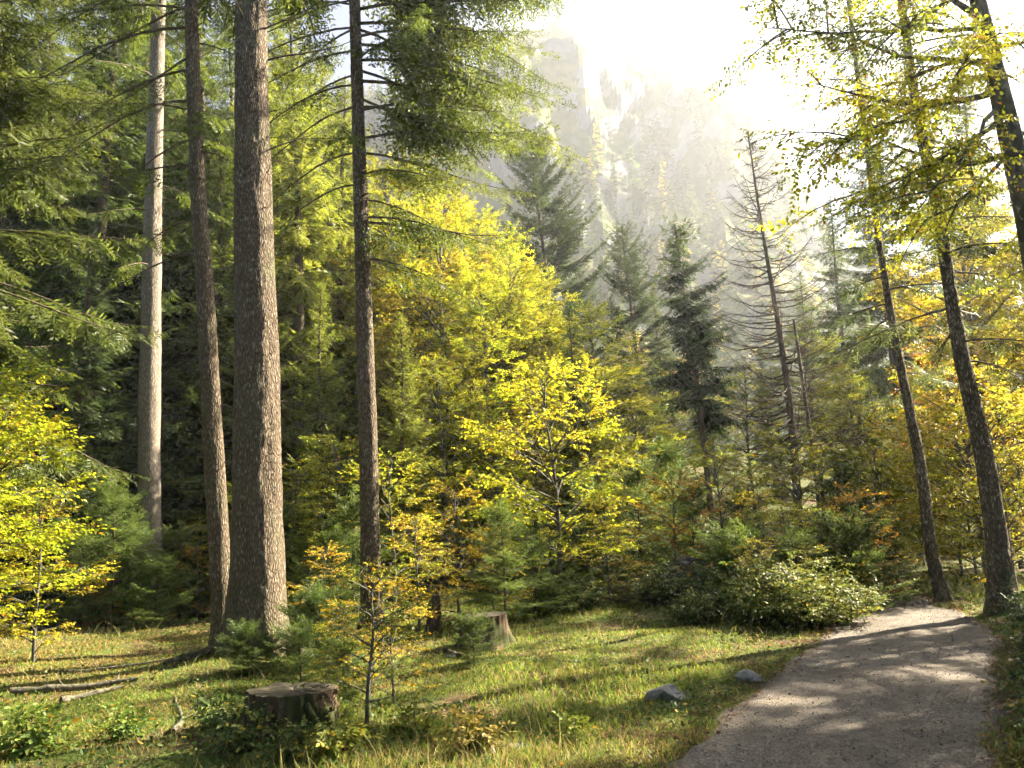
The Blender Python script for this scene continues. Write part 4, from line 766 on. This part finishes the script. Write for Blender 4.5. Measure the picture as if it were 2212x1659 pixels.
# small weeds in front
WEED = [SProto(*shrub(71+i, .26, .16, 7, LSPRAYB, .16), M_TWIG, M_BUSH) for i in range(2)]
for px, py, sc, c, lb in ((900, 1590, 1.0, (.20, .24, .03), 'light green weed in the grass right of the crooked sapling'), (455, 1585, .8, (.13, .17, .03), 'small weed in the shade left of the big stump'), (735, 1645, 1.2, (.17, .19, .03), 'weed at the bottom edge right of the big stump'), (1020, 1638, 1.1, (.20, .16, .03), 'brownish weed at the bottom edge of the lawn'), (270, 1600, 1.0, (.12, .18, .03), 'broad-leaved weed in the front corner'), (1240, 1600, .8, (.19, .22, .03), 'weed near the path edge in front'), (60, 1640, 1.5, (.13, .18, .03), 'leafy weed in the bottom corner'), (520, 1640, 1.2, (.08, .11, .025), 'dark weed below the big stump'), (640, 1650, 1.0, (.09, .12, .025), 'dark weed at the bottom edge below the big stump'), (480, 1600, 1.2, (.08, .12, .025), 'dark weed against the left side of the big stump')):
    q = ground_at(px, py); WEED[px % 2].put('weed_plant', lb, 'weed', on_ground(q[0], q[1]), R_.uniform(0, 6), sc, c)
# ================================================================== stumps, rocks, wood on the ground
m, t = mat('rotten_wood'); n = N(t); tc = n('ShaderNodeTexCoord').outputs['Object']
mp = n('ShaderNodeMapping', {0: tc, 3: (30, 30, 3)}).outputs[0]
a = n('ShaderNodeTexNoise', {'Vector': mp, 'Scale': 1.0, 'Detail': 6.0, 'Roughness': 0.65}).outputs[0]
b_ = n('ShaderNodeTexNoise', {'Vector': tc, 'Scale': 4.0, 'Detail': 4.0}).outputs[0]
c = n.ramp(a, [(.3, (.03, .016, .009)), (.5, (.095, .062, .036)), (.7, (.21, .155, .10))])
c = n.mix(n.ramp(b_, [(.44, (0, 0, 0)), (.58, (.85, .85, .85))]), c, (.045, .055, .016))
bp = n('ShaderNodeBump', {'Strength': .9, 'Distance': .02, 'Height': a}).outputs[0]
n.out(n('ShaderNodeBsdfPrincipled', {'Base Color': c, 'Roughness': .9, 'Specular IOR Level': .15, 'Normal': bp}).outputs[0]); M_ROT = m
m, t = mat('cut_wood'); n = N(t); tc = n('ShaderNodeTexCoord').outputs['Object']
w_ = n('ShaderNodeTexWave', {'Vector': tc, 'Scale': 14.0, 'Distortion': 2.5, 'Detail': 3.0}, wave_type='RINGS', rings_direction='Z').outputs[1]
a = n('ShaderNodeTexNoise', {'Vector': tc, 'Scale': 12.0, 'Detail': 6.0}).outputs[0]
c = n.mix(.5, n.ramp(w_, [(.2, (.035, .03, .02)), (.8, (.085, .07, .048))]), n.ramp(a, [(.35, (.03, .032, .018)), (.65, (.11, .095, .066))]))
n.out(n('ShaderNodeBsdfPrincipled', {'Base Color': c, 'Roughness': .9, 'Specular IOR Level': .1}).outputs[0]); M_CUT = m
def stump(label, loc, H, R, seed, roots, fl, tilt=(0, 0), rough=.05, notch=0.0):
    k, nn = 120, 46; th = np.arange(k)/k*2*math.pi; hh = np.linspace(-.12, 1, nn)
    TH, U = np.meshgrid(th, hh); cs, sn = np.cos(TH), np.sin(TH)
    lob = 0.5+.5*np.cos(TH*roots+seed+.8*np.sin(2*TH+seed)); lob = lob**2
    r = R*(1+fl*np.exp(-np.maximum(U, -.1)*H/.17)*(.15+1.1*lob)+.10*(noise(np.stack([cs*1.5+seed, sn*1.5, U*1.2], -1), 5)-.5))
    r = r+rough*(noise(np.stack([cs*7+seed, sn*7, U*2.0], -1), 6)-.5)+rough*.7*(noise(np.stack([cs*18, sn*18+seed, U*3.5], -1), 7)-.5)
    topz = H*(1+tilt[0]*cs+tilt[1]*sn)*(1-notch*smooth(.55, .8, noise(np.stack([cs*1.8+seed, sn*1.8, 0*U], -1), 8))); topz = topz*(1+.07*(noise(np.stack([cs*5+seed, sn*5, 0*U], -1), 12)-.5)); Zz = np.where(U < 0, U*.8, U*topz)
    root = thing('tree_stump', label, 'stump', loc); g = Geo()
    V = np.stack([cs*r, sn*r, Zz], -1); i = np.arange(nn-1)[:, None]*k; j = np.arange(k)[None]
    g.quads(V.reshape(-1, 3), np.stack([i+j, i+(j+1) % k, i+k+(j+1) % k, i+k+j], -1).reshape(-1, 4)); g.obj('bark', M_ROT, root)
    g = Geo(); rs = np.linspace(1, 0, 9); RT = rs[:, None]; e = V[-1]; cen = e.mean(0)
    Vt = cen+(e[None]-cen)*RT[:, :, None]; Vt[..., 2] += (noise(np.stack([Vt[..., 0]*14, Vt[..., 1]*14, Vt[..., 2]*0], -1), 9)-.5)*.02*(1-RT**6)+.002
    i = np.arange(8)[:, None]*k; g.quads(Vt.reshape(-1, 3), np.stack([i+j, i+(j+1) % k, i+k+(j+1) % k, i+k+j], -1).reshape(-1, 4)); g.obj('cut_face', M_CUT, root)
    return root
q = ground_at(612, 1612); q = on_ground(q[0], q[1]+.25, -.04)
s1 = stump('big rotten stump with splayed roots in the shaded foreground', q, .31, .33, 2.0, 5, .45, (-.03, -.02), .06)
rngs = np.random.default_rng(3)
for az, L, r in ((3.45, .5, .028), (2.4, .32, .032), (4.5, .3, .03)):
    g = Geo(); s = np.linspace(0, 1, 9)[:, None]; d = np.array([math.sin(az), math.cos(az), 0]); P = d*(.31+L*s)+np.array([0, 0, 1])*(.24*(1-s)**2.2-.04*s)+np.cross(d, [0, 0, 1])*np.sin(s*3+az)*.06
    tube(g, P, r*(1-s[:, 0]*.75), 7); g.obj('root', M_ROT, s1)
q = ground_at(1047, 1405); q = on_ground(q[0], q[1]+.3)
s2 = stump('flat-topped pale stump at the back of the grass', q, .38, .29, 5.0, 4, .45, (.01, .0), .03)
q = ground_at(938, 1378); q = on_ground(q[0], q[1]+.1)
stump('broken narrow stump beside the flat-topped one', q, .52, .10, 8.0, 3, .5, (.25, .1), .04, .35)
def rock(label, loc, size, seed, mt, rz=0, flat=.0, name='rock'):
    import bmesh
    bm = bmesh.new(); bmesh.ops.create_icosphere(bm, subdivisions=5, radius=1)
    V = np.array([v.co[:] for v in bm.verts]); rg = np.random.default_rng(seed)
    for _ in range(11):
        nn = unit(rg.normal(0, 1, 3)); d = rg.uniform(.45, .8); p = V@nn; V = V-np.where(p > d, (p-d)*.92, 0)[:, None]*nn
    V = V*(1+.10*(noise(V*2.2+seed, 1)-.5)+.06*(noise(V*6+seed, 2)-.5))[:, None]+.02*(noise(V*16, 3)-.5)[:, None]
    V = V*np.array(size)
    for v, c in zip(bm.verts, V): v.co = c
    me = bpy.data.meshes.new('rock'); bm.to_mesh(me); bm.free(); me.materials.append(mt)
    o = link(name, me); o.location = tuple(loc); o.rotation_euler = (rg.normal(0, .1), rg.normal(0, .1), rz); return tag(o, label, 'rock')
q = ground_at(1430, 1508); rock('grey pointed rock lying in the grass, nearer of two', on_ground(q[0], q[1]+.05, .0), (.24, .12, .17), 4, M_ROCK, -.5)
q = ground_at(1618, 1472); rock('smaller flat pale rock nearer the path', on_ground(q[0], q[1], .0), (.16, .09, .11), 8, M_ROCK, -.8)
q = ground_at(1500, 1320); rock('dark mossy boulder in the shade behind the bushes', on_ground(q[0]+.5, q[1]+2.6, .15), (.7, .5, .7), 12, M_BOULDER, .3)
q = ground_at(985, 1420); rock('small pale stone in front of the broken stump', on_ground(q[0], q[1], .0), (.13, .07, .05), 15, M_ROCK, .2)
q = ground_at(1110, 1622); rock('low stone at the bottom edge of the grass', on_ground(q[0], q[1]+.1, -.02), (.16, .1, .06), 19, M_ROCK, .2)
def fallen(name, label, A, B, r, seed, mt=M_BARKD, cat='branch', sides=9, twigs=0):
    rg = np.random.default_rng(seed); s = np.linspace(0, 1, 14)[:, None]; A = np.array(A, float); B = np.array(B, float); P = A+(B-A)*s; L = np.linalg.norm(B-A)
    P += np.c_[np.sin(s*5+seed)*.025*L, np.cos(s*4+seed)*.02*L]
    Z = np.array([gz(x, y) for x, y in P])+r*.75; g = Geo(); C = np.c_[P, Z]; tube(g, C, r*(1-.5*s[:, 0])*(1+.2*rg.normal(0, .5, 14)), sides)
    for i in range(twigs):
        k = rg.integers(2, 12); d = np.array([rg.normal(), rg.normal(), rg.uniform(.1, .6)]); t_ = np.linspace(0, 1, 4)[:, None]; tube(g, C[k]+d*.25*L*rg.uniform(.3, .8)*t_, r*.4*(1-t_[:, 0]*.7), 4)
    o = g.obj(name, mt); return tag(o, label, cat)
M_DRY = bark('weathered_wood', (.06, .05, .04), (.17, .145, .115), (.30, .26, .21), 14, 14, .6, .01)
def G2(x, y): return ground_at(x, y)[:2]
fallen('fallen_branch', 'bleached branch across the front of the meadow', G2(20, 1515), G2(290, 1490), .05, 2, M_DRY, twigs=2)
fallen('fallen_branch', 'second bleached branch just before the first one', G2(130, 1530), G2(270, 1500), .035, 6, M_DRY, twigs=1)
fallen('fallen_branch', 'grey branch in the middle of the sunny meadow', G2(140, 1455), G2(400, 1440), .03, 9, M_DRY, twigs=3)
fallen('fallen_branch', 'thin dead stick left of the big stump', G2(375, 1600), G2(390, 1520), .025, 12, M_DRY, twigs=2)
fallen('fallen_branch', 'mossy branch in the dark bottom foreground', G2(500, 1650), G2(610, 1590), .035, 14, M_BARKD, twigs=2)
fallen('stick', 'small dark twig lying on the path', G2(1705, 1604), G2(1755, 1614), .008, 17, M_TWIG, 'stick', 5)
fallen('stick', 'tiny dark twig farther along the path', G2(2010, 1500), G2(2035, 1501), .008, 19, M_TWIG, 'stick', 5)
fallen('fallen_branch', 'brown rotten wood between the two far stumps', G2(960, 1412), G2(1010, 1425), .04, 21, M_ROT)

# ================================================================== grass and litter
M_GRASS = leaf_mat('grass_blade', .5, .5, .25, .6, 1.35, .05, (.34, .25, .085), .80)
M_DRYG = leaf_mat('dry_grass', .4, .6, .2, .6, 1.3, .04)
def scatter(n, r0, r1, seed, a0=-.72, a1=.72, power=1.0):
    rg = np.random.default_rng(seed); u = rg.random(n); r = r0+(r1-r0)*u**power; a = rg.uniform(a0, a1, n); return np.sin(a)*r, np.cos(a)*r, rg
def blades(x, y, rg, h, wd, lean, rnd, g, seg=2):
    n = len(x); z = hgt(x, y); O = np.stack([x, y, z-.005], -1); a = rg.uniform(0, 6.283, n); ln = lean*rg.uniform(.3, 1.6, n)
    d = np.stack([np.sin(a)*ln, np.cos(a)*ln, np.ones(n)], -1); b = rg.uniform(0, 6.283, n); S = np.stack([np.cos(b), np.sin(b), 0*b], -1)*wd[:, None]/2
    mid = O+unit(d)*(h*.55)[:, None]; tip = mid+unit(d*[1.9, 1.9, .75])*(h*.5)[:, None]
    V = np.stack([O-S, O+S, mid+S*.8, mid-S*.8, tip], 1).reshape(-1, 3); k = (np.arange(n)*5)[:, None]
    T = np.stack([k+[[0, 1, 2]], k+[[0, 2, 3]], k+[[3, 2, 4]]], 1).reshape(-1, 3); g.tris(V, T, np.repeat(rnd, 5))
x, y, rg = scatter(265000, 3.6, 21, 1, power=1.15)
pd = path_side(x, y); ap = np.abs(pd); dist = np.hypot(x, y)
edge_ = PHW*.93+.30*(noise2(x, y, 3, 61)-.5)+.25*(rg.random(len(x))-.6)**2
moss = np.exp(-((x+2.4)**2/2.4+(y-6.2)**2/1.6))
bare = noise2(x, y, .9, 62)*.6+noise2(x, y, 3.1, 63)*.4
keep = (ap > edge_) & (rg.random(len(x)) < smooth(.22, .46, bare)*(1-.92*moss)*.9+.08) & (y > 3.2)
keep &= ~((dist > 17) & (x < -1) & (rg.random(len(x)) < .5))
x, y, pd, ap, dist = x[keep], y[keep], pd[keep], ap[keep], dist[keep]
tall = noise2(x, y, .7, 64); fr = smooth(7.2, 5.6, y)*smooth(-2.2, -.5, x)
h = (.025+.035*rg.random(len(x))+.08*smooth(.55, .8, tall)*rg.random(len(x))+.10*fr*rg.random(len(x)))*np.where(ap < 1.6, .6, 1)
g = Geo(); blades(x, y, rg, h,   .0034+.00066*dist, .6, np.where(rg.random(len(x)) < .06+.5*smooth(-3, -5, x)*smooth(8.5, 10, y)+.22*fr, rg.uniform(.0262, .0312, len(x)), np.clip(rg.random(len(x))*.7+noise2(x, y, .8, 65)*.3, 0, 1)), g)
o = g.obj('grass', M_GRASS); o.color = (.175, .235, .026, 1); tag(o, 'short green and straw-coloured grass beside the path and on the meadow', 'grass', kind='stuff')
# long dry stems
x, y, rg = scatter(9000, 4.0, 18, 2, power=1.0)
pd = path_side(x, y); k = (np.abs(pd) > 1.25) & (noise2(x, y, 1.1, 66)+.35*smooth(6.8, 5.0, y)*(x > -1.5) > .62)
x, y = x[k], y[k]; x = np.r_[x, rg.normal(-.4, .8, 900)]; y = np.r_[y, rg.normal(5.4, .4, 900)]; k = path_side(x, y) < -1.12; x, y = x[k], y[k]; g = Geo(); d = np.hypot(x, y); blades(x, y, rg, rg.uniform(.06, .24, len(x))*np.where(rg.random(len(x)) < .12, 1.7, 1), .0025+.0004*d, .5, rg.random(len(x)), g)
o = g.obj('dry_grass', M_DRYG); o.color = (.30, .26, .09, 1); tag(o, 'long dry straw stems standing in the grass', 'grass', kind='stuff')
# low broad-leaved herbs and moss patches
x, y, rg = scatter(26000, 3.8, 17, 3)
pd = path_side(x, y); k = ((noise2(x, y, 1.3, 67) > .56) | ((x < -.8) & (y < 8.2) & (rg.random(len(x)) < .85))) & (np.abs(pd) > 1.05); x, y = x[k], y[k]; n_ = len(x)
O = np.stack([x, y, hgt(x, y)+rg.uniform(.01, .07, n_)], -1); d = rg.normal(0, 1, (n_, 3)); d[:, 2] = rg.uniform(-.1, .5, n_)
g = Geo(); V, T, R = rhombs(O, unit(d), rg.uniform(.025, .06, n_), rg.uniform(.02, .04, n_), unit(np.array([[0, 0, 1.0]])+rg.normal(0, .4, (n_, 3))), rg.random(n_)); g.tris(V, T, R)
o = g.obj('undergrowth', M_BUSH); o.color = (.07, .11, .025, 1); tag(o, 'low broad-leaved herbs scattered over the forest floor', 'ground cover', kind='stuff')
# fallen leaves
x, y, rg = scatter(8000, 3.8, 18, 4); e_ = rg.integers(90, 330, 6000); sd_ = rg.choice([-1, 1], 6000)*(PHW+rg.normal(.04, .16, 6000)); q_ = PF[e_]+nr[e_]*sd_[:, None]
x = np.r_[x, q_[:, 0]]; y = np.r_[y, q_[:, 1]]; pd = path_side(x, y); k = (np.abs(pd) > PHW*.85) | (rg.random(len(x)) < .03); x, y, pd = x[k], y[k], pd[k]; n_ = len(x)
O = np.stack([x, y, hgt(x, y)+np.where(np.abs(pd) < PHW, .038, rg.uniform(.012, .05, n_))], -1); d = rg.normal(0, 1, (n_, 3)); d[:, 2] *= .25
g = Geo(); V, T, R = rhombs(O, unit(d), rg.uniform(.02, .055, n_), rg.uniform(.014, .034, n_), unit(np.array([[0, 0, 1.0]])+rg.normal(0, .3, (n_, 3))), rg.random(n_)); g.tris(V, T, R)
o = g.obj('fallen_leaves', M_LEAF); o.color = (.17, .10, .035, 1); tag(o, 'brown and yellow fallen leaves on the ground', 'leaves', kind='stuff')
# loose stones on the path
rg = np.random.default_rng(6); n_ = 6000; i_ = (rg.random(n_)**1.3*300).astype(int)+60; i_ = np.clip(i_, 0, len(PF)-1); w_ = rg.uniform(-1.02, 1.02, n_)
xy = PF[i_]+nr[i_]*(w_*PHW)[:, None]+rg.normal(0, .02, (n_, 2)); z = hgt(xy[:, 0], xy[:, 1])+.012+.02*(1-np.clip(w_, -1, 1)**2)
oct_ = np.array([(1, 0, 0), (-1, 0, 0), (0, 1, 0), (0, -1, 0), (0, 0, .7), (0, 0, -.7)], float)*1.0; of = np.array([(0, 2, 4), (2, 1, 4), (1, 3, 4), (3, 0, 4), (2, 0, 5), (1, 2, 5), (3, 1, 5), (0, 3, 5)])
g = Geo(); V, T, R = place(oct_, of, rg.normal(0, 1, (n_, 3)), rg.normal(0, 1, (n_, 3)), np.c_[xy, z], rg.uniform(.003, .008, n_)*np.where(rg.random(n_) < .04, 2.0, 1)); g.tris(V, T, R)
tag(g.obj('gravel', M_GRAVEL), 'loose grey stones on the gravel path', 'gravel', kind='stuff')

# ================================================================== haze
x0, x1, y0, y1, z0, z1 = -470, 470, -40, 520, -9, MTOP+15
V = np.array([(x, y, z) for z in (z0, z1) for y in (y0, y1) for x in (x0, x1)]); Q = [(0, 2, 3, 1), (4, 5, 7, 6), (0, 1, 5, 4), (2, 6, 7, 3), (0, 4, 6, 2), (1, 3, 7, 5)]
m, t = mat('morning_haze')
pv = t.nodes.new('ShaderNodeVolumePrincipled'); pv.inputs['Color'].default_value = (.93, .95, 1, 1); pv.inputs['Density'].default_value = HAZE; pv.inputs['Anisotropy'].default_value = .6
ot = t.nodes.new('ShaderNodeOutputMaterial'); t.links.new(pv.outputs[0], ot.inputs['Volume'])
g = Geo(); g.quads(V, Q); tag(g.obj('haze', m, smooth_quads=False), 'thin bright morning haze over the valley', 'haze', kind='stuff')
